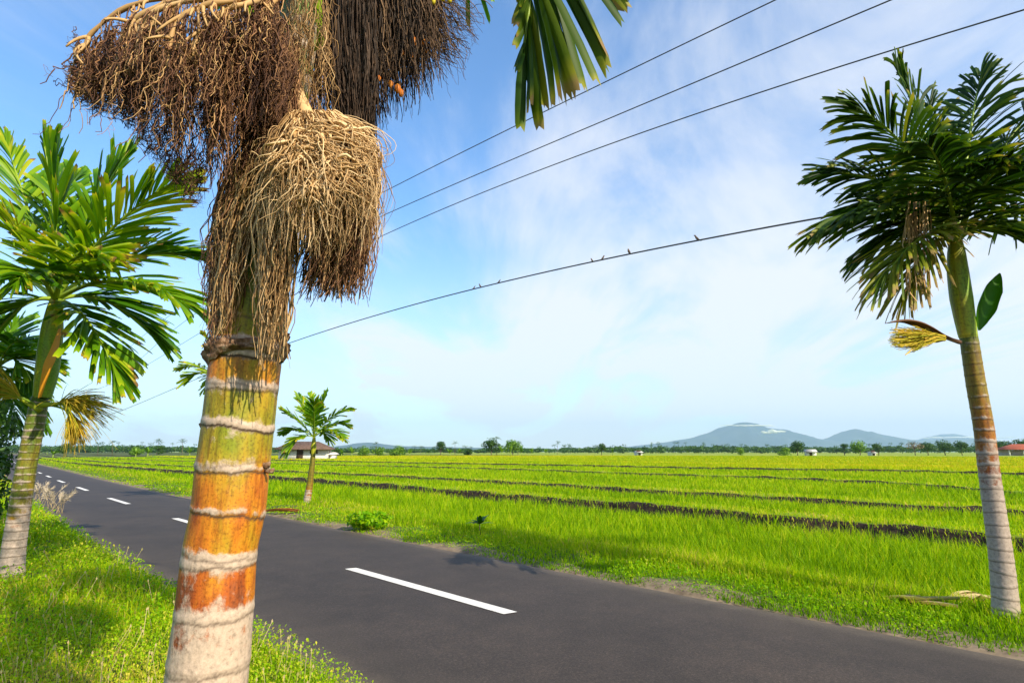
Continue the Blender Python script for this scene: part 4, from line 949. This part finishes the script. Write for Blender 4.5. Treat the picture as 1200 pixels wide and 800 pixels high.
def left_palm():
    Yb = 7.41
    rows = [(12, 690, 36), (15, 650, 31), (21, 608, 28.5), (30, 550, 26), (36, 520, 25), (42, 490, 24), (46, 470, 22), (49, 466, 23), (54, 440, 29), (58, 410, 30), (61, 385, 27), (64, 362, 20), (67, 345, 12)]
    pts = [px(x, y, Yb) for x, y, w in rows]; rad = [psize(w, p)/2 for (x, y, w), p in zip(rows, pts)]
    root = empty('palm_tree', (pts[0].x, pts[0].y, gzxy(pts[0].x, pts[0].y))); tag(root, 'leaning green crowned palm at the left with pinkish ringed trunk foot and yellow flower brooms', 'palm tree')
    nr = 24; pl = pts[:8]; rl = rad[:8]
    C = spline(pl, 300)
    rings = [(u, .9) for u in (np.linspace(0.02, .97, nr)**.92)]
    tube_trunk('trunk', pl, rl, rings, M['trunkside'], root, nseg=48, nrow=500, hue=[(0, .9), (.32, .8), (.42, .30), (.7, .25), (1, .12)], lich=[(0, .62), (.28, .60), (.40, .30), (.6, .18), (1, .15)], ring_amp=.03, ragged=.5, seed=2, ringw=.006)
    tube_trunk('crownshaft', pts[7:], rad[7:], [(.02, .5)], M['shaft'], root, nseg=40, nrow=120, hue=[(0, .10), (.5, .12), (1, .3)], lich=[(0, 0), (1, 0)], ring_amp=.02, seed=3, ringw=.01)
    # orange-brown drying sheath strip on the crownshaft
    a = Acc()
    P = spline([px(46, 466, Yb-.2), px(54, 435, Yb-.27), px(63, 410, Yb-.27), px(70, 385, Yb-.2)], 16); S = np.array([1, 0, .3]); w = np.interp(np.linspace(0, 1, 16), [0, .5, 1], [.02, .075, .02])[:, None]
    V = np.concatenate([P-S*w, P+[0, -.012, 0], P+S*w]); i = np.arange(15)
    a.add(V, np.concatenate([np.stack([i, i+16, i+17, i+1], 1), np.stack([i+16, i+32, i+33, i+17], 1)]), a=.6)
    a.build('drying_sheath', leafmat('orange_sheath', [(0, (.5, .12, .01)), (.5, (.62, .24, .015)), (1, (.7, .35, .03))], .05, nscale=6), root)
    top = px(65, 352, Yb)
    F = [  # mid, end, Ymid, Yend, L, W, fresh
        ((68, 250), (52, 172), 7.4, 7.2, .95, .075, .45), ((96, 255), (148, 186), 7.7, 7.9, .95, .075, .42), ((118, 262), (205, 212), 7.1, 6.8, .95, .07, .66),
        ((140, 282), (228, 300), 7.7, 8.0, .85, .065, .45), ((140, 300), (232, 368), 6.9, 6.5, .85, .065, .52), ((100, 352), (136, 440), 7.0, 6.8, .72, .07, .50),
        ((25, 262), (-45, 215), 7.2, 7.0, .95, .075, .66), ((5, 290), (-70, 330), 7.8, 8.0, .95, .07, .42), ((35, 250), (6, 165), 7.9, 8.2, .95, .075, .60),
        ((22, 335), (-30, 430), 7.2, 7.0, .8, .065, .40), ((75, 290), (112, 300), 6.5, 5.9, .85, .075, .62), ((60, 250), (85, 205), 8.1, 8.7, .9, .075, .38),
        ((40, 300), (20, 330), 6.6, 6.0, .8, .07, .5), ((120, 330), (182, 395), 7.9, 8.3, .8, .06, .36)]
    for k, (m_, e_, Ym, Ye, L, W_, fr) in enumerate(F):
        frond(root, top, px(*m_, Ym), px(*e_, Ye), n=40, L=L*1.1, W=W_*.95, a0=50, a1=10, droop=.20, seed=40+k, fresh=fr+.06, tips=.24, rs=(.035, .008), vee=.18, start=.18, tipw=.75, ragged=.16)
    r = np.random.default_rng(31)
    spray(root, px(66, 473, 7.2), px(125, 468, 7.0)-px(66, 473, 7.2), .70, 240, .26, r, M['spadix'], .0055, sag=.30)
    spray(root, px(80, 482, 7.1), px(98, 525, 6.9)-px(80, 482, 7.1), .45, 170, .22, r, M['spadix'], .0055, sag=.25, a=r.uniform(.5, 1, 170))
    spray(root, px(26, 468, 7.3), px(-20, 440, 7.2)-px(26, 468, 7.3), .75, 240, .28, r, M['spadix'], .0055, sag=.5, a=r.uniform(0, .8, 240))
    for (P, Q_) in (((45, 475), (66, 473)), ((46, 476), (80, 482)), ((42, 474), (26, 466))):
        a = Acc(); tube(a, bez(px(*P, 7.35), px((P[0]+Q_[0])/2, P[1]-4, 7.25), px(*Q_, 7.2), 8), .014, 7, a=.3); a.build('flower_stalk', M['stalk'], root, True)
left_palm()

def right_palm():
    Yb = 5.82
    rows = [(1180, 734, 38), (1178, 700, 34), (1173, 650, 31), (1166, 600, 28.5), (1159, 550, 27), (1153, 500, 26), (1144, 450, 25), (1137, 405, 23.5), (1135.5, 396, 23), (1133, 385, 25), (1127, 350, 29), (1123, 320, 27), (1121, 295, 22), (1120, 278, 14)]
    pts = [px(x, y, Yb) for x, y, w in rows]; rad = [psize(w, p)/2 for (x, y, w), p in zip(rows, pts)]
    root = empty('palm_tree', (pts[0].x, pts[0].y, gzxy(pts[0].x, pts[0].y))); tag(root, 'right palm with grey ringed leaning trunk, smooth green crownshaft and dark dense fronds', 'palm tree')
    pl = pts[:9]; rings = [(u, .8) for u in np.linspace(.015, .985, 25)]
    tube_trunk('trunk', pl, rad[:9], rings, M['trunkside'], root, nseg=48, nrow=560, hue=[(0, .95), (.42, .9), (.55, .74), (.66, .62), (.78, .46), (.9, .36), (1, .2)], lich=[(0, .70), (.40, .64), (.5, .40), (.62, .26), (.8, .14), (1, .1)], ring_amp=.03, ragged=.5, seed=5, ringw=.006)
    tube_trunk('crownshaft', pts[8:], rad[8:], [(.02, .5)], M['shaft'], root, nseg=44, nrow=120, hue=[(0, .22), (.5, .20), (.9, .25), (1, .6)], lich=[(0, -.3), (1, -.3)], ring_amp=.02, seed=6, ringw=.01)
    top = px(1121, 284, Yb)
    F = [((1060, 215), (945, 262), 5.7, 5.5, .78, .032, .35), ((1055, 195), (948, 195), 6.1, 6.3, .75, .032, .3), ((1065, 150), (985, 112), 5.6, 5.5, .75, .032, .4), ((1085, 150), (1040, 62), 6.0, 6.1, .78, .034, .4),
         ((1085, 245), (1022, 330), 5.4, 5.1, .65, .028, .72), ((1080, 262), (1056, 345), 5.8, 5.7, .6, .026, .80), ((1135, 140), (1150, 70), 6.0, 6.2, .8, .034, .35), ((1160, 170), (1240, 75), 5.8, 5.7, .8, .034, .4),
         ((1175, 200), (1280, 170), 5.5, 5.3, .8, .034, .4), ((1165, 225), (1265, 262), 6.1, 6.3, .8, .032, .3), ((1150, 245), (1206, 285), 5.6, 5.4, .65, .032, .45), ((1100, 170), (1085, 105), 6.6, 7.0, .8, .034, .3),
         ((1110, 190), (1082, 160), 5.0, 4.5, .7, .034, .35), ((1150, 190), (1190, 180), 5.0, 4.6, .7, .034, .35), ((1075, 205), (985, 245), 6.4, 6.8, .75, .032, .25), ((1090, 230), (1010, 290), 5.9, 6.2, .7, .03, .4)]
    for k, (m_, e_, Ym, Ye, L, W_, fr) in enumerate(F):
        m_, e_ = [(1121+(q[0]-1121)*(.86 if q[0] < 1121 else 1), 284+(q[1]-284)*.92) for q in (m_, e_)]
        frond(root, top, px(*m_, Ym), px(*e_, Ye), n=46, L=L*1.12, W=W_*1.25, a0=58, a1=12, droop=.36, seed=80+k, fresh=fr+.07, tips=.3, rs=(.028, .006), vee=.16, start=.14, tipw=.7, ragged=.18, mat=M['palmdark'] if fr < .7 else M['palmdark'])
    # dead thin strands dangling in the crown
    r = np.random.default_rng(77); a = Acc(); n = 34
    X0 = r.uniform(1062, 1090, n); strands(a, pxs(X0, r.uniform(215, 260, n), r.uniform(5.3, 5.6, n)), pxs(X0-4, r.uniform(260, 300, n), r.uniform(5.3, 5.5, n)), pxs(X0+r.uniform(-12, 22, n), r.uniform(280, 355, n), r.uniform(5.3, 5.5, n)), .007, r, 10, .03)
    a.build('dead_strands', M['fibre'], root)
    # flower spray under a brown spathe
    a = Acc(); P = spline([px(1125, 401, 5.7), px(1105, 394, 5.55), px(1085, 384, 5.5), px(1062, 377, 5.45), px(1038, 379, 5.42)], 22)
    w = np.interp(np.linspace(0, 1, 22), [0, .25, .6, .9, 1], [.02, .035, .06, .03, .008])[:, None]
    rows_ = [P+np.array([math.sin(g)*.3, -math.sin(g)*1.0, math.cos(g)*.55])*w for g in np.linspace(-1.5, 1.5, 7)]
    V = np.concatenate(rows_); i = np.arange(21); a.add(V, np.concatenate([np.stack([i+22*q, i+22*q+22, i+22*q+23, i+22*q+1], 1) for q in range(6)]), a=.5)
    tube(a, P[:10], np.linspace(.022, .012, 10), 8, a=.3)
    a.build('spathe', M['spathe'], root, True)
    a = Acc(); n = 420
    O = pxs(np.full(n, 1108.), r.uniform(393, 399, n), r.uniform(5.48, 5.56, n)); X2 = r.uniform(1042, 1085, n); yt = np.interp(X2, [1040, 1060, 1090], [385, 382, 386]); Y2 = yt+(r.uniform(0, 1, n)**.8)*np.interp(X2, [1040, 1060, 1090], [18, 33, 18])
    strands(a, O, pxs((1108+X2)/2, (396+Y2)/2-3, r.uniform(5.42, 5.58, n)), pxs(X2, Y2, r.uniform(5.38, 5.6, n)), .0052, r, 10, .012, a=r.uniform(.15, 1, n)); a.build('flower_spray', M['spadix'], root)
    # upright boat shaped green bract on the right
    a = Acc(); P = spline([px(1147, 387, 5.8), px(1149, 370, 5.78), px(1158, 345, 5.76), px(1172, 320, 5.75)], 20); T = unit(np.gradient(P, axis=0))
    w = np.interp(np.linspace(0, 1, 20), [0, .15, .45, .75, .93, 1], [.012, .05, .095, .085, .035, .006])[:, None]; S = unit(np.cross(T, [0, -1, 0.]))
    rows_ = [P+S*w*math.sin(g)+np.array([0, 1., 0])*w*(math.cos(g)-1)*.8 for g in np.linspace(-1.5, 1.5, 9)]
    V = np.concatenate(rows_); i = np.arange(19); a.add(V, np.concatenate([np.stack([i+20*q, i+20*q+20, i+20*q+21, i+20*q+1], 1) for q in range(8)]), a=.35)
    a.build('flower_bract', M['palmleaf'], root, True)
right_palm()

def young_palm(base, top, tips_, label, wbase, wtop, L, W_, seed, fresh=.6, name='palm_tree', shaft=.25):
    root = empty(name, (base.x, base.y, gzxy(base.x, base.y))); tag(root, label, 'palm tree', None)
    b0 = Vector((base.x, base.y, gzxy(base.x, base.y)-.05)); pts = [b0.lerp(top, f)+Vector((math.sin(f*3)*.04, 0, 0)) for f in (0, .2, .4, .6, 1-shaft)]
    rad = list(np.linspace(wbase, wtop, 5)/2)
    tube_trunk('trunk', pts, rad, [(u, .8) for u in np.linspace(.03, .97, 16)], M['trunkside'], root, nseg=28, nrow=260, hue=[(0, .72), (.3, .52), (.6, .36), (1, .26)], lich=[(0, .5), (.25, .34), (.4, .05), (1, 0)], ring_amp=.03, ragged=.3, seed=seed, ringw=.01)
    ps = [pts[-1], pts[-1].lerp(top, .4), top]; tube_trunk('crownshaft', ps, [wtop*.5, wtop*.62, wtop*.3], [], M['shaft'], root, nseg=24, nrow=40, hue=[(0, .26), (1, .24)], lich=[(0, -.3), (1, -.3)], seed=seed)
    for k, (m_, e_, Ym, Ye) in enumerate(tips_):
        frond(root, top, px(*m_, Ym), px(*e_, Ye), n=24, L=L*.98, W=W_*1.4, a0=56, a1=12, droop=.2, seed=seed*10+k, fresh=fresh, tips=.2, rs=(.02, .006), vee=.18, start=.2)
    return root
b = pxg(359, 590, 0.0)
young_palm(b, px(368, 512, b.y), [((350, 492), (333, 482), 18.3, 18.1), ((384, 484), (408, 481), 18.4, 18.3), ((362, 485), (350, 465), 18.6, 18.8), ((373, 482), (382, 462), 18.5, 18.6), ((386, 497), (400, 512), 18.2, 17.9),
    ((352, 505), (338, 528), 18.2, 18.0), ((350, 498), (334, 507), 18.6, 18.8), ((390, 492), (404, 498), 18.8, 19.2), ((368, 485), (368, 470), 17.8, 17.3), ((376, 495), (385, 515), 18.8, 19.3), ((366, 484), (364, 463), 19., 19.6)],
    'small bright green palm with a thin yellow trunk on the far verge', .23, .14, .62, .05, 9)
b2 = pxg(262, 592, 0.0)
young_palm(b2, px(262, 452, b2.y), [((240, 425), (216, 448), 18., 17.8), ((236, 420), (212, 432), 18.4, 18.6), ((250, 405), (240, 395), 18.2, 18), ((275, 410), (292, 440), 18, 18), ((262, 400), (268, 392), 18.6, 19), ((280, 405), (300, 412), 18.5, 18.7), ((255, 420), (240, 455), 18.8, 19.2)],
    'pale green palm almost hidden behind the thick ringed trunk', .24, .15, .62, .05, 13, fresh=.72)
b3 = px(-40, 600, 10.5)
young_palm(Vector((b3.x, b3.y, 0)), px(-2, 430, 10.5), [((15, 400), (38, 455), 10.5, 10.4), ((20, 410), (52, 425), 10.6, 10.8), ((0, 395), (20, 380), 10.7, 11), ((-5, 390), (-30, 385), 10.5, 10.5), ((8, 400), (22, 400), 10, 9.6), ((18, 425), (44, 490), 10.8, 11), ((-20, 400), (-60, 430), 10.4, 10.2), ((10, 430), (18, 492), 10.5, 10.4), ((25, 400), (60, 395), 11, 11.4)],
    'bushy green palm behind the left palm at the picture edge', .26, .18, .85, .05, 17, fresh=.45)

# ------------------------------------------------------------------ hedge at the left edge
def hedge():
    r = np.random.default_rng(50)
    root = empty('leafy_shrub', (px(-60, 600, 9.6).x, 9.6, 0)); tag(root, 'dark dense leafy shrub behind the left palm trunk', 'shrub')
    tr = Acc(); cr = Acc()
    for k in range(26):
        xp = r.uniform(-150, 2); Y = r.uniform(9.2, 11.2); c = px(xp, 533, Y); zt = px(xp, r.uniform(492, 585), Y).z
        leaf_cloud(cr, (c.x, c.y, max(.3, zt)), (.5, .5, .42), 420, .055, r)
    for k in range(9):
        xp = -135+k*15; c = px(xp, 533, 10.2); tube(tr, [(c.x, c.y, 0), (c.x+.1, c.y, .8), (c.x+.05, c.y+.1, 1.9)], [.04, .03, .01], 6)
    tr.build('stem', M['bark'], root, True); cr.build('foliage', M['tree'], root)
hedge()

# ------------------------------------------------------------------ overhead cables
def cable(pp, s0, rad, label, t_ext=None):
    T_, Z_ = [], []
    for (xp, yp) in pp:
        q = px(xp, yp, 1.0); d = q-Vector((0, 0, CAM_H)); s1 = (d.x+d.y)*K; f = s0/s1
        P = Vector((0, 0, CAM_H))+d*f; _, t = xy2st(P.x, P.y); T_.append(t); Z_.append(P.z)
    T_ = np.array(T_); Z_ = np.array(Z_)
    o_ = np.argsort(T_); T_, Z_ = T_[o_], Z_[o_]
    co = np.polyfit(T_, Z_, 3 if len(T_) > 4 else 2)
    tt = np.linspace(T_[0]-6, T_[-1]+6, 160); zz_ = np.interp(tt, T_, Z_); zf = np.polyval(co, np.clip(tt, T_[0], T_[-1]))
    sl0 = (np.polyval(co, T_[0]+.2)-np.polyval(co, T_[0]))/.2; zf = zf+np.where(tt < T_[0], (tt-T_[0])*sl0, 0)
    sl1 = (np.polyval(co, T_[-1])-np.polyval(co, T_[-1]-.2))/.2; zf = zf+np.where(tt > T_[-1], (tt-T_[-1])*sl1, 0)
    print('cable', label[:20], [round(v, 2) for v in T_], [round(v, 2) for v in Z_], 'res', np.abs(np.polyval(co, T_)-Z_).max())
    x, y = st2xy(np.full(len(tt), s0), tt)
    a = Acc(); tube(a, np.stack([x, y, zf], 1), rad, 6, a=.5); o = a.build('overhead_cable', M['wire'], smooth=True)
    tag(o, label, 'cable', 'overhead cables above the road side'); return tt, zf, s0
cable([(905, 0), (740, 82), (584, 160), (440, 228), (197, 371), (148, 410)], 9.6, .012, 'highest overhead cable, leftmost where it leaves the top of the picture')
cable([(1035, 0), (760, 121), (674, 160), (430, 258), (225, 371), (180, 406)], 9.9, .012, 'second overhead cable from the top')
cable([(1183, 0), (1040, 62), (900, 117), (620, 212), (415, 285), (232, 391), (180, 424), (115, 455)], 10.2, .012, 'third overhead cable from the top, reaching the upper right corner')
ct, cz, cs = cable([(1010, 236), (940, 254), (817, 285), (706, 312), (560, 347), (340, 393), (208, 454), (180, 467), (111, 490)], 9.2, .014, 'lowest overhead cable, the one with small birds sitting on it')

def bird(xp, yp, size, face, label):
    q = px(xp, yp, 1.0); d = q-Vector((0, 0, CAM_H)); f = cs/((d.x+d.y)*K); P = Vector((0, 0, CAM_H))+d*f
    _, t = xy2st(P.x, P.y); z = float(np.interp(t, ct, cz)); x, y = st2xy(cs, t)
    # one continuous lofted body: tail -> belly -> breast -> head -> beak, sitting upright
    C = [(-1.25, -.55, .05, .10), (-.8, -.25, .10, .13), (-.45, .05, .26, .24), (-.1, .35, .40, .36), (.18, .72, .40, .36), (.32, 1.02, .27, .26), (.42, 1.25, .27, .27), (.55, 1.42, .23, .23), (.72, 1.45, .10, .10), (.95, 1.42, .015, .015)]
    s = size; a = Acc(); n = 12; V = []
    cth = math.cos(face); sth = math.sin(face)
    for (u, h, wy, wz) in C:
        for k in range(n):
            g = k/n*2*math.pi; ly = math.cos(g)*wy; nx, nz = -.6*math.sin(g)*wz, .8*math.sin(g)*wz
            lx = (u+nx)*s; lz = (h+nz+.1)*s; ly *= s; V.append((x+lx*cth-ly*sth, y+lx*sth+ly*cth, z+.012+lz))
    m = len(C); i = np.arange(m-1)[:, None]*n; j = np.arange(n)[None]; j2 = (j+1) % n
    Q = np.stack([i+j, i+j2, i+n+j2, i+n+j], -1).reshape(-1, 4); a.add(V, Q)
    for sd in (-.12, .12):
        lx0, lx1 = -.05*s, 0; ly = sd*s
        tube(a, [(x+lx0*cth-ly*sth, y+lx0*sth+ly*cth, z+.3*s), (x-ly*sth, y+ly*cth, z+.008)], .05*s, 5)
    o = a.build('small_bird', M['birdm'], smooth=True); tag(o, label, 'bird', 'small birds sitting on the lowest cable')
for (xp, yp, sz, fc, lab) in ((555.6, 347, .045, .5, 'leftmost bird on the lowest cable, first of a close pair'), (562.5, 345, .055, 2.5, 'second bird from the left on the cable, second of a close pair'), (585, 340, .045, .3, 'third bird from the left, alone between the two pairs'),
        (694, 314, .045, 2.2, 'fourth bird on the cable, left one of the middle pair'), (707, 311, .05, .4, 'fifth bird on the cable, right one of the middle pair'), (737.6, 303, .065, 1.8, 'upright bird just right of the middle pair'), (817, 284, .06, 2.8, 'rightmost bird on the cable, apart from the others')):
    bird(xp, yp, sz, fc, lab)

# ------------------------------------------------------------------ small plants and litter
def bush(xp, yp, z, w, h, n, label, mat, name='low_bush', ls=.05):
    p = pxg(xp, yp, z); g = gzxy(p.x, p.y); r = np.random.default_rng(int(xp)); root = empty(name, (p.x, p.y, g)); tag(root, label, 'bush')
    a = Acc(); st_ = Acc()
    for k in range(7):
        an = r.uniform(0, 6.28); rr = r.uniform(0, .6)*w/2; c = (p.x+math.cos(an)*rr*1.4, p.y+math.sin(an)*rr, g+h*r.uniform(.35, .7))
        leaf_cloud(a, c, (w*.3, w*.25, h*.4), n//7, ls, r); tube(st_, [(p.x, p.y, g), c], [.012, .004], 5)
    a.build('foliage', mat, root); st_.build('stem', M['bark'], root)
bush(433, 622, .0, .95, .34, 900, 'dark green leafy bush at the edge of the road left of centre', M['weed'])
def rosette(xp, yp, h, label, seed):
    p = pxg(xp, yp, -.1); g = gzxy(p.x, p.y); r = np.random.default_rng(seed); root = empty('seedling_plant', (p.x, p.y, g)); tag(root, label, 'plant')
    a = Acc(); o = np.array([p.x, p.y, g+h*.35])
    for k in range(14):
        an = k*2.4; el = r.uniform(.1, 1.1); L = h*.6; d = np.array([math.cos(an)*math.cos(el), math.sin(an)*math.cos(el), math.sin(el)])
        P = bez(o, o+d*L*.6+[0, 0, .02], o+d*L+[0, 0, -.05], 6); S = unit(np.cross(np.gradient(P, axis=0), [0, 0, 1.])); w = (h*.09*np.array([.3, .9, 1, .8, .4, .05]))[:, None]
        V = np.concatenate([P-S*w, P+S*w]); i = np.arange(5); a.add(V, np.stack([i, i+6, i+7, i+1], 1), a=.15)
    a.build('leaves', M['palmleaf'], root); s_ = Acc(); tube(s_, [(p.x, p.y, g), tuple(o)], [.012, .008], 6); s_.build('stem', M['bark'], root)
rosette(562, 632, .5, 'dark spiky seedling in the far verge near the rice', 3)
def plumes():
    r = np.random.default_rng(8)
    for k, (xp, yp) in enumerate(((46, 590), (56, 596), (66, 602))):
        p = pxg(xp, yp, 0); g = gzxy(p.x, p.y); a = Acc(); b_ = Acc(); root = empty('plume_grass', (p.x, p.y, g))
        tag(root, ['pale feathery grass clump by the road, farthest of three', 'pale feathery grass clump by the road, middle of three', 'pale feathery grass clump by the road, nearest of three'][k], 'plume grass', 'pale plume grass clumps at the near road edge')
        for j in range(11):
            an = r.uniform(0, 6.28); h = r.uniform(.35, .62); d = np.array([math.cos(an)*.35+.15, math.sin(an)*.3, 0])*h
            P = bez((p.x+r.normal()*.15, p.y+r.normal()*.15, g), (p.x+d[0]*.4, p.y+d[1]*.4, g+h*.8), (p.x+d[0]*1.5, p.y+d[1]*1.5, g+h*1.05), 9)
            tube(b_, P[:6], .004, 4, a=.5)
            n = 34; O = P[5]+(P[8]-P[5])*r.uniform(0, 1, n)[:, None]; D = unit(P[8]-P[5])+r.normal(0, .45, (n, 3)); E = O+D*.075
            strands(a, O, (O+E)/2, E, .004, r, 4, .002)
        a.build('seed_plume', M['plume'], root); b_.build('stem', M['straw'], root)
plumes()
def dryleaf(p0, p1, w, label, seed, curl=.06, z=0.0, mat='straw', name='fallen_palm_sheath'):
    r = np.random.default_rng(seed); A0 = pxg(*p0, z); A1 = pxg(*p1, z); g = max(gzxy(A0.x, A0.y), gzxy(A1.x, A1.y))+.05
    root = empty(name, ((A0.x+A1.x)/2, (A0.y+A1.y)/2, g)); tag(root, label, 'fallen leaf')
    a = Acc()
    for k in range(8):
        o = Vector((r.normal(0, w*.5), r.normal(0, w*.5), 0)); e = Vector((r.normal(0, w), r.normal(0, w), r.uniform(.0, .08)))
        P = bez(A0+o+Vector((0, 0, g)), (A0+A1)/2+o+Vector((0, 0, g+curl*r.uniform(.5, 2))), A1+o+e+Vector((0, 0, g)), 12); T = unit(np.gradient(P, axis=0)); S = unit(np.cross(T, [0, 0, 1.]))
        ww = (w*r.uniform(.3, .9)*np.sin(np.linspace(.25, 2.9, 12)))[:, None]*.5
        V = np.concatenate([P-S*ww+[0, 0, .03], P, P+S*ww+[0, 0, .03]]); i = np.arange(11)
        a.add(V, np.concatenate([np.stack([i, i+12, i+13, i+1], 1), np.stack([i+12, i+24, i+25, i+13], 1)]), a=r.uniform(.2, .9))
    a.build('dry_blade', mat if not isinstance(mat, str) else M[mat], root)
dryleaf((1116, 711), (1153, 706), .15, 'crumpled tan dry palm sheath beside the foot of the right palm', 1, curl=.09)
dryleaf((312, 603), (346, 604), .10, 'reddish brown fallen palm stem on the far road edge', 2, curl=.05, mat=leafmat('rust_leaf', [(0, (.30, .11, .03)), (1, (.55, .25, .08))], .1))
dryleaf((1052, 712), (1100, 719), .10, 'pale flat dry leaf strip lying in the verge left of the right palm', 4, curl=.02)
